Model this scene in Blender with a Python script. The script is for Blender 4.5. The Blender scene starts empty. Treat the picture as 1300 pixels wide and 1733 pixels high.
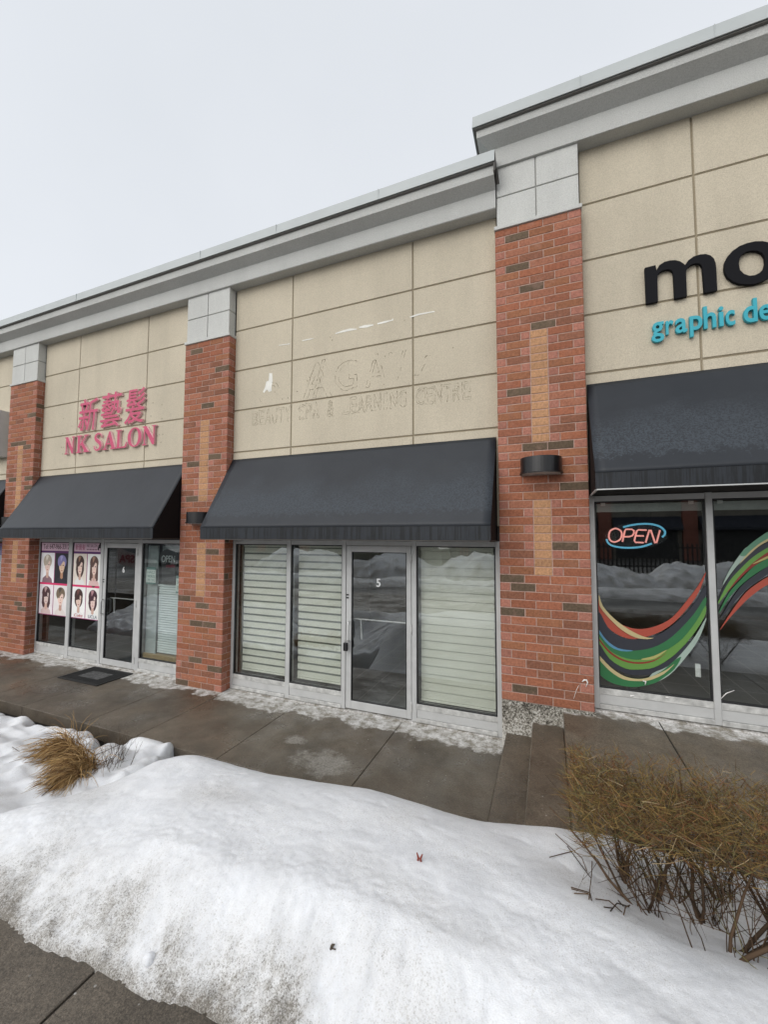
import bpy, bmesh, math, random
import numpy as np
from mathutils import Vector, Matrix, noise

random.seed(7)
sc = bpy.context.scene
COL = sc.collection
R = math.radians

# ------------------------------------------------------------------ camera
CAM = Vector((0.0, -4.8, 2.34))
F = 684.06
RT = Vector((0.92677777, 0.37560586, 0.00178836))
UP = Vector((0.01995334, -0.05398666, 0.99834228))
FW = Vector((-0.37507975, 0.92520575, 0.05752822))
cd = bpy.data.cameras.new('camera')
cam = bpy.data.objects.new('camera', cd)
COL.objects.link(cam)
m = Matrix.Identity(4)
for i in range(3):
    m[i][0] = RT[i]; m[i][1] = UP[i]; m[i][2] = -FW[i]; m[i][3] = CAM[i]
cam.matrix_world = m
cd.sensor_fit = 'HORIZONTAL'; cd.sensor_width = 36.0; cd.lens = 36.0 * F / 1300.0
cd.clip_start = 0.05; cd.clip_end = 900
sc.camera = cam

# ------------------------------------------------------------------ sky and sun (overcast)
SUN_EL, SUN_AZ = 36.0, 200.0
w = bpy.data.worlds.new('World'); sc.world = w; w.use_nodes = True
nt = w.node_tree; nt.nodes.clear()
def N(nt, t, **k):
    n = nt.nodes.new(t)
    for a, b in k.items():
        if a.startswith('i_'):
            key = a[2:]
            key = int(key) if key.isdigit() else key.replace('_', ' ')
            n.inputs[key].default_value = b
        else: setattr(n, a, b)
    return n
sky = N(nt, 'ShaderNodeTexSky', sky_type='NISHITA', sun_disc=False, sun_elevation=R(SUN_EL), sun_rotation=R(SUN_AZ), air_density=1.0, dust_density=4.0)
hs = N(nt, 'ShaderNodeHueSaturation'); hs.inputs['Saturation'].default_value = 0.25
nt.links.new(sky.outputs[0], hs.inputs['Color'])
bg1 = N(nt, 'ShaderNodeBackground'); bg1.inputs['Strength'].default_value = 0.05
nt.links.new(hs.outputs[0], bg1.inputs['Color'])
tc = N(nt, 'ShaderNodeTexCoord')
nz = N(nt, 'ShaderNodeTexNoise'); nz.inputs['Scale'].default_value = 1.6; nz.inputs['Detail'].default_value = 4
nt.links.new(tc.outputs['Generated'], nz.inputs['Vector'])
cr = N(nt, 'ShaderNodeValToRGB')
cr.color_ramp.elements[0].position = 0.3; cr.color_ramp.elements[0].color = (0.695, 0.73, 0.775, 1)
cr.color_ramp.elements[1].position = 0.7; cr.color_ramp.elements[1].color = (0.765, 0.795, 0.84, 1)
nt.links.new(nz.outputs['Fac'], cr.inputs['Fac'])
bg2 = N(nt, 'ShaderNodeBackground'); bg2.inputs['Strength'].default_value = 0.93
nt.links.new(cr.outputs[0], bg2.inputs['Color'])
ad = N(nt, 'ShaderNodeAddShader'); ow = N(nt, 'ShaderNodeOutputWorld')
nt.links.new(bg1.outputs[0], ad.inputs[0]); nt.links.new(bg2.outputs[0], ad.inputs[1]); nt.links.new(ad.outputs[0], ow.inputs[0])
ld = bpy.data.lights.new('sun', 'SUN'); ld.energy = 1.35; ld.angle = R(60); ld.color = (1.0, 0.97, 0.92)
so = bpy.data.objects.new('sun', ld); COL.objects.link(so)
so.rotation_euler = (R(90 - SUN_EL), 0, R(-20)); so.location = (-6, -20, 25)
sc.view_settings.view_transform = 'Standard'; sc.view_settings.look = 'None'
sc.view_settings.exposure = 0.0; sc.view_settings.gamma = 1.0; sc.view_settings.use_curve_mapping = False
sc.cycles.max_bounces = 8; sc.cycles.transparent_max_bounces = 16
sc.cycles.use_denoising = True

# pixel of the 1300x1733 photograph -> point on the vertical plane Yr metres in front of the camera
def P(px, py, Yr):
    d = RT * ((px - 650) / F) - UP * ((py - 866.5) / F) + FW
    return CAM + d * (Yr / d.y)
def PZ(px, py, z):
    d = RT * ((px - 650) / F) - UP * ((py - 866.5) / F) + FW
    return CAM + d * ((z - CAM.z) / d.z)

# ------------------------------------------------------------------ materials
class Mat:
    def __init__(s, name):
        s.m = bpy.data.materials.new(name); s.m.use_nodes = True
        s.nt = s.m.node_tree; s.b = s.nt.nodes['Principled BSDF']; s.co = None
    def n(s, t, **k): return N(s.nt, t, **k)
    def l(s, a, b): s.nt.links.new(a, b)
    def coord(s):
        if s.co is None: s.co = s.n('ShaderNodeNewGeometry').outputs['Position']
        return s.co
    def noise(s, scale, detail=4, rough=0.55, vec=None, stretch=None):
        v = vec or s.coord()
        if stretch:
            mp = s.n('ShaderNodeMapping'); mp.inputs['Scale'].default_value = stretch; s.l(v, mp.inputs[0]); v = mp.outputs[0]
        n = s.n('ShaderNodeTexNoise'); n.inputs['Scale'].default_value = scale; n.inputs['Detail'].default_value = detail
        n.inputs['Roughness'].default_value = rough; s.l(v, n.inputs['Vector']); return n.outputs['Fac']
    def ramp(s, f, stops):
        r = s.n('ShaderNodeValToRGB'); e = r.color_ramp.elements
        while len(e) < len(stops): e.new(0.5)
        for i, (p, c) in enumerate(stops):
            e[i].position = p; e[i].color = (*c, 1) if hasattr(c, '__len__') else (c, c, c, 1)
        s.l(f, r.inputs[0]); return r.outputs[0]
    def mix(s, f, a, b, mode='MIX'):
        r = s.n('ShaderNodeMix', data_type='RGBA', blend_type=mode)
        for v, i in ((f, 0), (a, 6), (b, 7)):
            if hasattr(v, 'is_output'): s.l(v, r.inputs[i])
            elif i == 0: r.inputs[0].default_value = v
            else: r.inputs[i].default_value = (*v, 1)
        return r.outputs[2]
    def math(s, op, a, b=0.0):
        r = s.n('ShaderNodeMath', operation=op)
        for v, i in ((a, 0), (b, 1)):
            if hasattr(v, 'is_output'): s.l(v, r.inputs[i])
            else: r.inputs[i].default_value = v
        return r.outputs[0]
    def base(s, c, rough=0.8, metal=0.0, spec=0.5):
        if hasattr(c, 'is_output'): s.l(c, s.b.inputs['Base Color'])
        else: s.b.inputs['Base Color'].default_value = (*c, 1)
        if hasattr(rough, 'is_output'): s.l(rough, s.b.inputs['Roughness'])
        else: s.b.inputs['Roughness'].default_value = rough
        s.b.inputs['Metallic'].default_value = metal; s.b.inputs['Specular IOR Level'].default_value = spec
        return s
    def bump(s, h, dist=0.01, strength=1.0):
        b = s.n('ShaderNodeBump'); b.inputs['Distance'].default_value = dist; b.inputs['Strength'].default_value = strength
        s.l(h, b.inputs['Height']); s.l(b.outputs[0], s.b.inputs['Normal']); return s
    def sep(s):
        x = s.n('ShaderNodeSeparateXYZ'); s.l(s.coord(), x.inputs[0]); return x.outputs

def simple(name, c, rough=0.6, metal=0.0, var=0.12, scale=9.0, bump=0.0):
    M = Mat(name); nn = M.noise(scale, 5)
    d = tuple(max(0, x * (1 - var)) for x in c); u = tuple(min(1, x * (1 + var)) for x in c)
    M.base(M.ramp(nn, [(0.3, d), (0.7, u)]), rough, metal)
    if bump: M.bump(M.noise(scale * 12, 3), bump)
    return M.m

def stucco(name, c, streak=0.10):
    M = Mat(name)
    big = M.noise(0.9, 5, 0.6); fine = M.noise(95, 3, 0.7); vst = M.noise(2.2, 5, 0.6, stretch=(1.0, 1.0, 0.16))
    d = tuple(x * 0.94 for x in c); u = tuple(x * 1.05 for x in c)
    col = M.ramp(big, [(0.3, d), (0.7, u)])
    g = M.ramp(fine, [(0.34, 0.82), (0.60, 1.05)])
    col = M.mix(1.0, col, g, 'MULTIPLY')
    s2 = M.ramp(vst, [(0.38, 1 - streak * 1.6), (0.6, 1.0)])
    col = M.mix(1.0, col, s2, 'MULTIPLY')
    M.base(col, 0.92, spec=0.25).bump(M.noise(110, 4, 0.7), 0.006, 0.9)
    return M.m

M_STUC = stucco('stucco_beige', (0.565, 0.505, 0.395), 0.05)
M_GROOVE = stucco('stucco_groove', (0.30, 0.255, 0.18), 0.05)
M_CORN = stucco('stucco_grey', (0.50, 0.505, 0.485), 0.03)
M_CAP = stucco('stucco_pale_grey', (0.57, 0.575, 0.55), 0.05)
M_COPE = simple('coping_metal', (0.42, 0.45, 0.45), 0.55, 0.0, 0.06, 2)
M_DARKTRIM = simple('dark_trim', (0.05, 0.045, 0.04), 0.6)
M_ALU = simple('aluminium', (0.50, 0.505, 0.50), 0.42, 0.15, 0.08, 5)
M_ALU2 = simple('aluminium_grimy', (0.47, 0.47, 0.455), 0.55, 0.1, 0.30, 14)
M_GASKET = simple('gasket', (0.015, 0.015, 0.016), 0.5)
M_SHADOW = simple('shadow_grey', (0.13, 0.125, 0.115), 0.7)
M_BLACK = simple('black_plastic', (0.012, 0.012, 0.013), 0.4)
M_LAMP = simple('lamp_black', (0.009, 0.009, 0.010), 0.33)

def brick_mat():
    M = Mat('brick')
    at = M.n('ShaderNodeAttribute', attribute_name='tint')
    n1 = M.noise(38, 5, 0.7); n2 = M.noise(170, 3, 0.7)
    g = M.ramp(n1, [(0.3, 0.68), (0.68, 1.22)])
    col = M.mix(1.0, at.outputs['Color'], g, 'MULTIPLY')
    sp = M.ramp(n2, [(0.60, 0.0), (0.74, 0.55)])
    col = M.mix(sp, col, (0.10, 0.06, 0.045))
    ef = M.ramp(M.noise(7, 5, 0.6), [(0.56, 0.0), (0.75, 0.35)])
    col = M.mix(ef, col, (0.42, 0.25, 0.20))
    z = M.sep()[2]
    M.base(col, 0.9, spec=0.2).bump(M.noise(120, 5, 0.75), 0.008, 0.9)
    return M.m
M_BRICK = brick_mat()
M_MORTAR = simple('mortar', (0.42, 0.285, 0.235), 0.95, 0, 0.25, 30, 0.004)

def glass_mat():
    M = Mat('glass'); nt = M.nt
    nt.nodes.remove(M.b)
    tr = M.n('ShaderNodeBsdfTransparent'); tr.inputs[0].default_value = (0.92, 0.935, 0.925, 1)
    gl = M.n('ShaderNodeBsdfGlossy'); gl.inputs['Roughness'].default_value = 0.0; gl.inputs[0].default_value = (0.95, 0.98, 1, 1)
    lw = M.n('ShaderNodeLayerWeight'); lw.inputs[0].default_value = 0.5
    f5 = M.math('POWER', lw.outputs['Facing'], 5.0)
    fac = M.math('ADD', M.math('MULTIPLY', f5, 0.55), 0.115)
    mx = M.n('ShaderNodeMixShader'); M.l(fac, mx.inputs[0]); M.l(tr.outputs[0], mx.inputs[1]); M.l(gl.outputs[0], mx.inputs[2])
    bp = M.n('ShaderNodeBump'); bp.inputs['Distance'].default_value = 0.004; bp.inputs['Strength'].default_value = 0.12
    M.l(M.noise(1.4, 2, 0.4), bp.inputs['Height']); M.l(bp.outputs[0], gl.inputs['Normal'])
    out = [n for n in nt.nodes if n.type == 'OUTPUT_MATERIAL'][0]; M.l(mx.outputs[0], out.inputs[0])
    return M.m
M_GLASS = glass_mat()

def concrete(name, c, salt_y=None, salt_w=0.4, patches=()):
    M = Mat(name)
    big = M.noise(1.1, 6, 0.6); mid = M.noise(6.5, 5, 0.65); fine = M.noise(170, 3, 0.85)
    d = tuple(x * 0.66 for x in c); u = tuple(x * 1.40 for x in c)
    col = M.ramp(big, [(0.34, d), (0.68, u)])
    col = M.mix(1.0, col, M.ramp(mid, [(0.3, 0.85), (0.7, 1.15)]), 'MULTIPLY')
    col = M.mix(1.0, col, M.ramp(fine, [(0.34, 0.50), (0.64, 1.55)]), 'MULTIPLY')
    col = M.mix(1.0, col, M.ramp(M.noise(60, 4, 0.8), [(0.34, 0.68), (0.64, 1.35)]), 'MULTIPLY')
    rough = M.ramp(M.noise(1.7, 5, 0.6), [(0.38, 0.22), (0.62, 0.72)])
    if salt_y is not None:
        xyz = M.sep()
        dd = M.math('ADD', M.math('SUBTRACT', xyz[1], salt_y), M.math('MULTIPLY', M.math('SUBTRACT', M.noise(3.1, 4, 0.6), 0.5), 0.7))
        msk = M.ramp(M.math('MULTIPLY', dd, 1.0), [(0.0, 0.0), (0.05, 1.0)])
        msk2 = M.mix(1.0, msk, M.ramp(M.noise(60, 6, 0.85), [(0.34, 0.25), (0.54, 1.0)]), 'MULTIPLY')
        saltc = M.ramp(M.noise(9, 4, 0.7), [(0.38, (0.27, 0.25, 0.21)), (0.60, (0.70, 0.69, 0.675))])
        col = M.mix(msk2, col, saltc)
        rough = M.mix(msk, rough, (0.9, 0.9, 0.9))
    for (px_, py_, rx_, ry_) in patches:
        xyz = M.sep()
        ex = M.math('POWER', M.math('DIVIDE', M.math('SUBTRACT', xyz[0], px_), rx_), 2.0)
        ey = M.math('POWER', M.math('DIVIDE', M.math('SUBTRACT', xyz[1], py_), ry_), 2.0)
        r2 = M.math('ADD', M.math('ADD', ex, ey), M.math('MULTIPLY', M.math('SUBTRACT', M.noise(4.5, 6, 0.75), 0.5), 5.0))
        k = M.mix(1.0, M.ramp(r2, [(0.2, 0.65), (0.95, 0.0)]), M.ramp(M.noise(40, 5, 0.8), [(0.35, 0.2), (0.62, 1.0)]), 'MULTIPLY')
        col = M.mix(k, col, (0.42, 0.40, 0.36))
    # scattered ice-melt grains
    v = M.n('ShaderNodeTexVoronoi'); v.inputs['Scale'].default_value = 14; M.l(M.coord(), v.inputs['Vector'])
    gr = M.ramp(v.outputs['Distance'], [(0.05, 1.0), (0.09, 0.0)])
    gr = M.mix(1.0, gr, M.ramp(M.noise(2.4, 3), [(0.52, 0.0), (0.62, 0.8)]), 'MULTIPLY')
    col = M.mix(gr, col, (0.55, 0.54, 0.52))
    M.base(col, rough, spec=0.45).bump(M.noise(120, 4, 0.75), 0.006, 0.7)
    return M.m
M_WALK = concrete('wet_concrete', (0.102, 0.084, 0.063), salt_y=-0.20, patches=((-2.2, -1.05, 0.36, 0.24), (-2.75, -0.75, 0.16, 0.10)))
M_WALK2 = concrete('wet_concrete_upper', (0.104, 0.085, 0.062), salt_y=-0.08)
M_PAVE = concrete('pavement_concrete', (0.090, 0.075, 0.058))
M_STEP = concrete('step_concrete', (0.105, 0.083, 0.060), salt_y=-0.02)
M_CRACK = simple('joint_dark', (0.028, 0.024, 0.02), 0.95)

def found_mat():
    M = Mat('salted_foundation')
    f = M.noise(48, 4, 0.85)
    z = M.sep()[2]
    up = M.ramp(M.math('DIVIDE', z, 0.6), [(0.1, 0.10), (0.9, -0.0 + 0.0)])
    th = M.math('ADD', M.math('SUBTRACT', f, M.math('MULTIPLY', M.math('SUBTRACT', z, 0.30), 0.30)), M.math('MULTIPLY', M.math('SUBTRACT', M.noise(5, 4, 0.6), 0.5), 0.35))
    col = M.ramp(th, [(0.38, (0.035, 0.03, 0.024)), (0.50, (0.30, 0.28, 0.235)), (0.60, (0.62, 0.60, 0.56))])
    M.base(col, 0.95).bump(f, 0.01)
    return M.m
M_FOUND = found_mat()

def asphalt():
    M = Mat('asphalt'); c = M.ramp(M.noise(140, 3, 0.8), [(0.3, (0.035, 0.035, 0.036)), (0.7, (0.085, 0.083, 0.08))])
    c = M.mix(M.ramp(M.noise(0.35, 5, 0.6), [(0.45, 0.0), (0.7, 0.35)]), c, (0.22, 0.215, 0.21))
    M.base(c, M.ramp(M.noise(0.6, 4), [(0.4, 0.3), (0.6, 0.8)])).bump(M.noise(100, 3, 0.8), 0.01); return M.m
M_ASPH = asphalt()
M_SOIL = simple('frozen_soil', (0.05, 0.037, 0.025), 0.95, 0, 0.4, 12, 0.02)

def snow_mat(name='snow', dirty=1.0):
    M = Mat(name)
    at = M.n('ShaderNodeAttribute', attribute_name='dirt'); dirt = M.math('MULTIPLY', at.outputs['Fac'], dirty)
    white = M.ramp(M.noise(3.4, 7, 0.68), [(0.33, (0.69, 0.705, 0.73)), (0.52, (0.80, 0.815, 0.84)), (0.70, (0.84, 0.855, 0.875))])
    fine = M.noise(55, 6, 0.8); grain = M.noise(190, 4, 0.8)
    k = M.math('ADD', dirt, M.math('MULTIPLY', M.math('SUBTRACT', fine, 0.5), 1.5))
    k = M.math('ADD', k, M.math('MULTIPLY', M.math('SUBTRACT', grain, 0.5), 0.7))
    streak = M.noise(42, 6, 0.85, stretch=(1.0, 0.75, 0.8))
    col = M.mix(M.ramp(dirt, [(0.05, 0.0), (1.0, 0.50)]), white, (0.44, 0.405, 0.35))
    k2 = M.math('ADD', M.math('MULTIPLY', dirt, 0.30), M.math('SUBTRACT', streak, 0.5))
    col = M.mix(M.ramp(k2, [(0.14, 0.0), (0.34, 0.60)]), col, (0.27, 0.245, 0.205))
    k3 = M.math('ADD', M.math('MULTIPLY', dirt, 0.26), M.math('SUBTRACT', M.noise(150, 4, 0.9), 0.5))
    col = M.mix(M.ramp(k3, [(0.16, 0.0), (0.27, 0.85)]), col, (0.11, 0.095, 0.075))
    pep = M.ramp(M.noise(110, 6, 0.9), [(0.54, 0.0), (0.62, 0.6)])
    pep = M.mix(1.0, pep, M.ramp(M.noise(3.3, 4, 0.6), [(0.40, 0.22), (0.60, 1.0)]), 'MULTIPLY')
    col = M.mix(pep, col, (0.33, 0.30, 0.25))
    M.base(col, 0.6, spec=0.3)
    M.b.inputs['Subsurface Weight'].default_value = 0.12
    M.b.inputs['Subsurface Radius'].default_value = (0.02, 0.022, 0.026)
    h = M.math('ADD', M.math('MULTIPLY', M.noise(11, 6, 0.65), 0.42), M.math('MULTIPLY', M.noise(120, 4, 0.85), 0.9))
    M.bump(h, 0.005, 0.8)
    return M.m
M_SNOW = snow_mat()

def awning_mat():
    M = Mat('awning_vinyl')
    z = M.sep()[2]
    at = M.n('ShaderNodeAttribute', attribute_name='wet')   # 0 at the top edge, 1 at the lower edge
    n1 = M.noise(17, 6, 0.75); n2 = M.noise(55, 5, 0.85)
    band = M.math('ADD', at.outputs['Fac'], M.math('MULTIPLY', M.math('SUBTRACT', M.noise(1.9, 4, 0.6), 0.5), 0.7))
    up = M.ramp(band, [(0.30, 0.0), (0.62, 1.0)])
    edge = M.math('SUBTRACT', at.outputs['Fac'], M.math('MULTIPLY', M.math('SUBTRACT', n1, 0.5), 0.45))
    lo = M.ramp(edge, [(0.80, 1.0), (0.83, 0.0)])
    beads = M.ramp(n2, [(0.44, 0.0), (0.54, 1.0)])
    k = M.mix(1.0, M.mix(1.0, up, lo, 'MULTIPLY'), beads, 'MULTIPLY')
    base = M.ramp(M.noise(1.3, 5, 0.6), [(0.3, (0.0165, 0.0195, 0.025)), (0.7, (0.024, 0.028, 0.034))])
    col = M.mix(k, base, (0.047, 0.057, 0.069))
    st = M.ramp(M.noise(30, 4, 0.7, stretch=(1, 1, 0.04)), [(0.47, 0.0), (0.55, 0.8)])
    st = M.mix(1.0, st, M.ramp(at.outputs['Fac'], [(0.985, 0.0), (0.995, 1.0)]), 'MULTIPLY')
    col = M.mix(st, col, (0.008, 0.009, 0.010))
    M.base(col, M.ramp(k, [(0.0, 0.45), (1.0, 0.65)]), spec=0.3).bump(M.noise(3.0, 3, 0.5), 0.02, 0.25)
    return M.m
M_AWN = awning_mat()
M_AWN_SIDE = Mat('awning_side').base((0.010, 0.008, 0.008), 0.8, spec=0.15).m

M_BLIND = simple('zebra_blind', (0.74, 0.745, 0.655), 0.9, 0, 0.04, 3)
M_SHEER = simple('zebra_sheer', (0.20, 0.225, 0.20), 0.9, 0, 0.1, 3)
M_BLIND2 = simple('slat_blind', (0.66, 0.74, 0.74), 0.7, 0, 0.04, 3)
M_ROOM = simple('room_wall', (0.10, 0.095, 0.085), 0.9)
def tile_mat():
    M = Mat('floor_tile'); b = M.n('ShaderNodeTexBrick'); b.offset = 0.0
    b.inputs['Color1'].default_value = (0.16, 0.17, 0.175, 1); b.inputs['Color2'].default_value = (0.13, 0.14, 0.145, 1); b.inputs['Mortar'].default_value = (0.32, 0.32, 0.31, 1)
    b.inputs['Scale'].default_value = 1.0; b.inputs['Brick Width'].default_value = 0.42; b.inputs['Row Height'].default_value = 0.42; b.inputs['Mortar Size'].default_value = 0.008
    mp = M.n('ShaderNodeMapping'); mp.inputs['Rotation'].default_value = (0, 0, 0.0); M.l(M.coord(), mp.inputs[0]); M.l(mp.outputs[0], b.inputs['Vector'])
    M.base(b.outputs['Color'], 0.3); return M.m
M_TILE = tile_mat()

PINK = simple('sign_pink', (0.50, 0.05, 0.13), 0.45, 0, 0.08); PINKSIDE = simple('sign_pale_pink', (0.80, 0.50, 0.52), 0.5)
SBLACK = Mat('sign_black').base((0.010, 0.010, 0.012), 0.8, spec=0.12).m; TEAL = simple('sign_teal', (0.02, 0.34, 0.42), 0.45, 0, 0.05)
WHITE = simple('white', (0.75, 0.76, 0.75), 0.6, 0, 0.04); PAPER = simple('paper', (0.66, 0.74, 0.70), 0.8, 0, 0.05)
def flat(name, c, rough=0.6): return simple(name, c, rough, 0, 0.05, 6)
def emis(name, c, s):
    M = Mat(name); M.base(c, 0.4); M.b.inputs['Emission Color'].default_value = (*c, 1); M.b.inputs['Emission Strength'].default_value = s; return M.m

# ------------------------------------------------------------------ mesh helpers
class MB:
    def __init__(s): s.v = []; s.f = []; s.mi = []; s.c = []
    def face(s, pts, mi=0, col=None):
        b = len(s.v); s.v += [tuple(p) for p in pts]; s.f.append(tuple(range(b, b + len(pts)))); s.mi.append(mi); s.c.append(col)
    def box(s, x0, x1, y0, y1, z0, z1, mi=0, ch=0.0, col=None):
        if ch <= 0:
            P_ = [(x, y, z) for x in (x0, x1) for y in (y0, y1) for z in (z0, z1)]
            b = len(s.v); s.v += P_
            for f in ((0, 1, 3, 2), (4, 6, 7, 5), (0, 4, 5, 1), (2, 3, 7, 6), (0, 2, 6, 4), (1, 5, 7, 3)):
                s.f.append(tuple(b + i for i in f)); s.mi.append(mi); s.c.append(col)
            return
        # chamfer all edges
        bm = bmesh.new(); bmesh.ops.create_cube(bm, size=1.0)
        for v in bm.verts: v.co = ((x0 + x1) / 2 + v.co.x * (x1 - x0), (y0 + y1) / 2 + v.co.y * (y1 - y0), (z0 + z1) / 2 + v.co.z * (z1 - z0))
        bmesh.ops.bevel(bm, geom=bm.edges[:], offset=ch, segments=1, affect='EDGES')
        b = len(s.v); bm.verts.index_update()
        s.v += [tuple(v.co) for v in bm.verts]
        for f in bm.faces: s.f.append(tuple(b + v.index for v in f.verts)); s.mi.append(mi); s.c.append(col)
        bm.free()
    def tube(s, pts, r, n=8, mi=0, col=None, caps=True):
        pts = [Vector(p) for p in pts]; rs = r if hasattr(r, '__len__') else [r] * len(pts)
        b = len(s.v); prev = None
        for i, p in enumerate(pts):
            t = (pts[min(i + 1, len(pts) - 1)] - pts[max(i - 1, 0)])
            if t.length < 1e-9: t = Vector((0, 0, 1))
            t.normalize()
            a = prev if prev is not None else (Vector((0, 0, 1)) if abs(t.z) < 0.9 else Vector((1, 0, 0)))
            u = (a - t * a.dot(t))
            if u.length < 1e-6: u = t.orthogonal()
            u.normalize(); prev = u; v = t.cross(u)
            for k in range(n):
                an = 2 * math.pi * k / n; s.v.append(tuple(p + (u * math.cos(an) + v * math.sin(an)) * rs[i]))
        for i in range(len(pts) - 1):
            for k in range(n):
                s.f.append((b + i * n + k, b + i * n + (k + 1) % n, b + (i + 1) * n + (k + 1) % n, b + (i + 1) * n + k)); s.mi.append(mi); s.c.append(col)
        if caps:
            s.f.append(tuple(b + k for k in range(n))[::-1]); s.mi.append(mi); s.c.append(col)
            e = b + (len(pts) - 1) * n; s.f.append(tuple(e + k for k in range(n))); s.mi.append(mi); s.c.append(col)
    def prism(s, poly, d, mi=0, mi_side=None, col=None):
        # poly: ordered points of a planar outline; extruded by vector d
        n = len(poly); b = len(s.v); d = Vector(d); ms = mi if mi_side is None else mi_side
        s.v += [tuple(p) for p in poly] + [tuple(Vector(p) + d) for p in poly]
        s.f.append(tuple(range(b, b + n))); s.mi.append(mi); s.c.append(col)
        s.f.append(tuple(range(b + 2 * n - 1, b + n - 1, -1))); s.mi.append(mi); s.c.append(col)
        for i in range(n):
            j = (i + 1) % n; s.f.append((b + i, b + n + i, b + n + j, b + j)); s.mi.append(ms); s.c.append(col)
    def build(s, name, mats, parent=None, loc=None, smooth=False, attr=None, fix=True, kind=None):
        if not hasattr(mats, '__len__'): mats = [mats]
        o0 = Vector(loc) if loc is not None else (parent_origin(parent) if parent else Vector((0, 0, 0)))
        me = bpy.data.meshes.new(name)
        me.from_pydata([tuple(Vector(p) - o0) for p in s.v], [], s.f)
        for mm in mats: me.materials.append(mm)
        me.polygons.foreach_set('material_index', s.mi)
        if attr:
            ca = me.color_attributes.new(attr, 'FLOAT_COLOR', 'CORNER'); arr = []
            for f, c in zip(s.f, s.c):
                c = c or (0.5, 0.5, 0.5)
                arr += [c[0], c[1], c[2], 1.0] * len(f)
            ca.data.foreach_set('color', arr)
        if fix:
            bm = bmesh.new(); bm.from_mesh(me); bmesh.ops.recalc_face_normals(bm, faces=bm.faces[:]); bm.to_mesh(me); bm.free()
        if smooth: me.polygons.foreach_set('use_smooth', [True] * len(me.polygons))
        me.update()
        o = bpy.data.objects.new(name, me); COL.objects.link(o)
        if parent: o.parent = parent
        else: o.location = o0
        if kind: o['kind'] = kind
        return o
def parent_origin(p):
    v = Vector((0, 0, 0))
    while p: v += p.location; p = p.parent
    return v
def thing(name, label, cat, loc=(0, 0, 0), group=None):
    o = bpy.data.objects.new(name, None); COL.objects.link(o); o.location = loc; o.empty_display_size = 0.2
    o['label'] = label; o['category'] = cat
    if group: o['group'] = group
    return o
def tag(o, label, cat, group=None):
    o['label'] = label; o['category'] = cat
    if group: o['group'] = group
    return o
def structure(o): o['kind'] = 'structure'; return o

def text_mesh(txt, offset=0.0, extrude=0.02, res=6, shear=0.0, spacing=1.0):
    cu = bpy.data.curves.new('lettering', 'FONT'); cu.body = txt; cu.size = 1.0; cu.offset = offset; cu.extrude = extrude
    cu.resolution_u = res; cu.shear = shear; cu.space_character = spacing
    o = bpy.data.objects.new('lettering', cu); me = bpy.data.meshes.new_from_object(o)
    bpy.data.objects.remove(o)
    return me
def add_text(mb, txt, x0, x1, z0, z1, y, depth=0.01, mi=0, mi_side=None, offset=0.0, shear=0.0, flip=False, spacing=1.0):
    """upright lettering fitted to the box x0..x1, z0..z1 with its front at y (front faces -y)"""
    me = text_mesh(txt, offset, 0.5, 5, shear, spacing)
    if not me.vertices: return
    co = np.array([v.co[:] for v in me.vertices]); a = co.min(0); b = co.max(0)
    base = len(mb.v)
    sx = (x1 - x0) / max(1e-6, b[0] - a[0]); sz = (z1 - z0) / max(1e-6, b[1] - a[1])
    for c in co:
        X = x0 + (c[0] - a[0]) * sx
        yy = y + (depth if c[2] < (a[2] + b[2]) / 2 else 0.0) * (-1 if flip else 1)
        if flip: X = x1 - (c[0] - a[0]) * sx
        mb.v.append((X, yy, z0 + (c[1] - a[1]) * sz))
    for p in me.polygons:
        mb.f.append(tuple(base + i for i in p.vertices)); front = abs(p.normal.z) > 0.5
        mb.mi.append(mi if front or mi_side is None else mi_side); mb.c.append(None)
    bpy.data.meshes.remove(me)

# ================================================================== THE BUILDING
mall = thing('strip_mall', 'long one-storey retail strip with beige panel walls, red brick pillars and a stepped grey cornice', 'building', (0, 0, 0))
YS = 0.134          # stucco face
YG = 0.18           # storefront frame face
PIL = [(-15.43, -14.51, 0.0, False), (-10.455, -9.53, 0.0, False), (-5.483, -4.56, 0.0, False), (-0.514, 0.41, 0.515, True), (4.46, 5.38, 0.515, True)]

def stucco_bay(x0, x1, z0, z1, vs, hs, hi):
    mb = MB(); g = 0.008
    xs = [x0] + vs + [x1]; zs = [z0] + hs + [z1]
    for i in range(len(xs) - 1):
        for j in range(len(zs) - 1):
            a = xs[i] + (g if i else 0); b = xs[i + 1] - (g if i < len(xs) - 2 else 0)
            c = zs[j] + (g if j else 0); d = zs[j + 1] - (g if j < len(zs) - 2 else 0)
            f = YS; e = YS + 0.014; q = 0.005
            mb.face([(a + q, f, c + q), (b - q, f, c + q), (b - q, f, d - q), (a + q, f, d - q)])
            ring = [(a, e, c), (b, e, c), (b, e, d), (a, e, d)]; inn = [(a + q, f, c + q), (b - q, f, c + q), (b - q, f, d - q), (a + q, f, d - q)]
            for k in range(4): mb.face([inn[k], inn[(k + 1) % 4], ring[(k + 1) % 4], ring[k]])
    mb.face([(x0, YS + 0.012, z0), (x1, YS + 0.012, z0), (x1, YS + 0.012, z1), (x0, YS + 0.012, z1)], 1)
    mb.box(x0, x1, YS + 0.03, YS + 0.30, z0, z1, 0)
    mb.build('wall_panel', [M_STUC, M_GROOVE], mall, fix=False)
LO = [3.63, 4.292, 4.93, 5.58]; HI = [4.135, 4.807, 5.44, 6.10]
stucco_bay(-14.51, -10.455, 2.45, 6.30, [-13.40, -11.53], LO, False)
stucco_bay(-9.53, -5.483, 2.45, 6.30, [-8.436, -6.55], LO, False)
stucco_bay(-4.56, -0.514, 2.45, 6.30, [-3.482, -1.594], LO, False)
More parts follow.
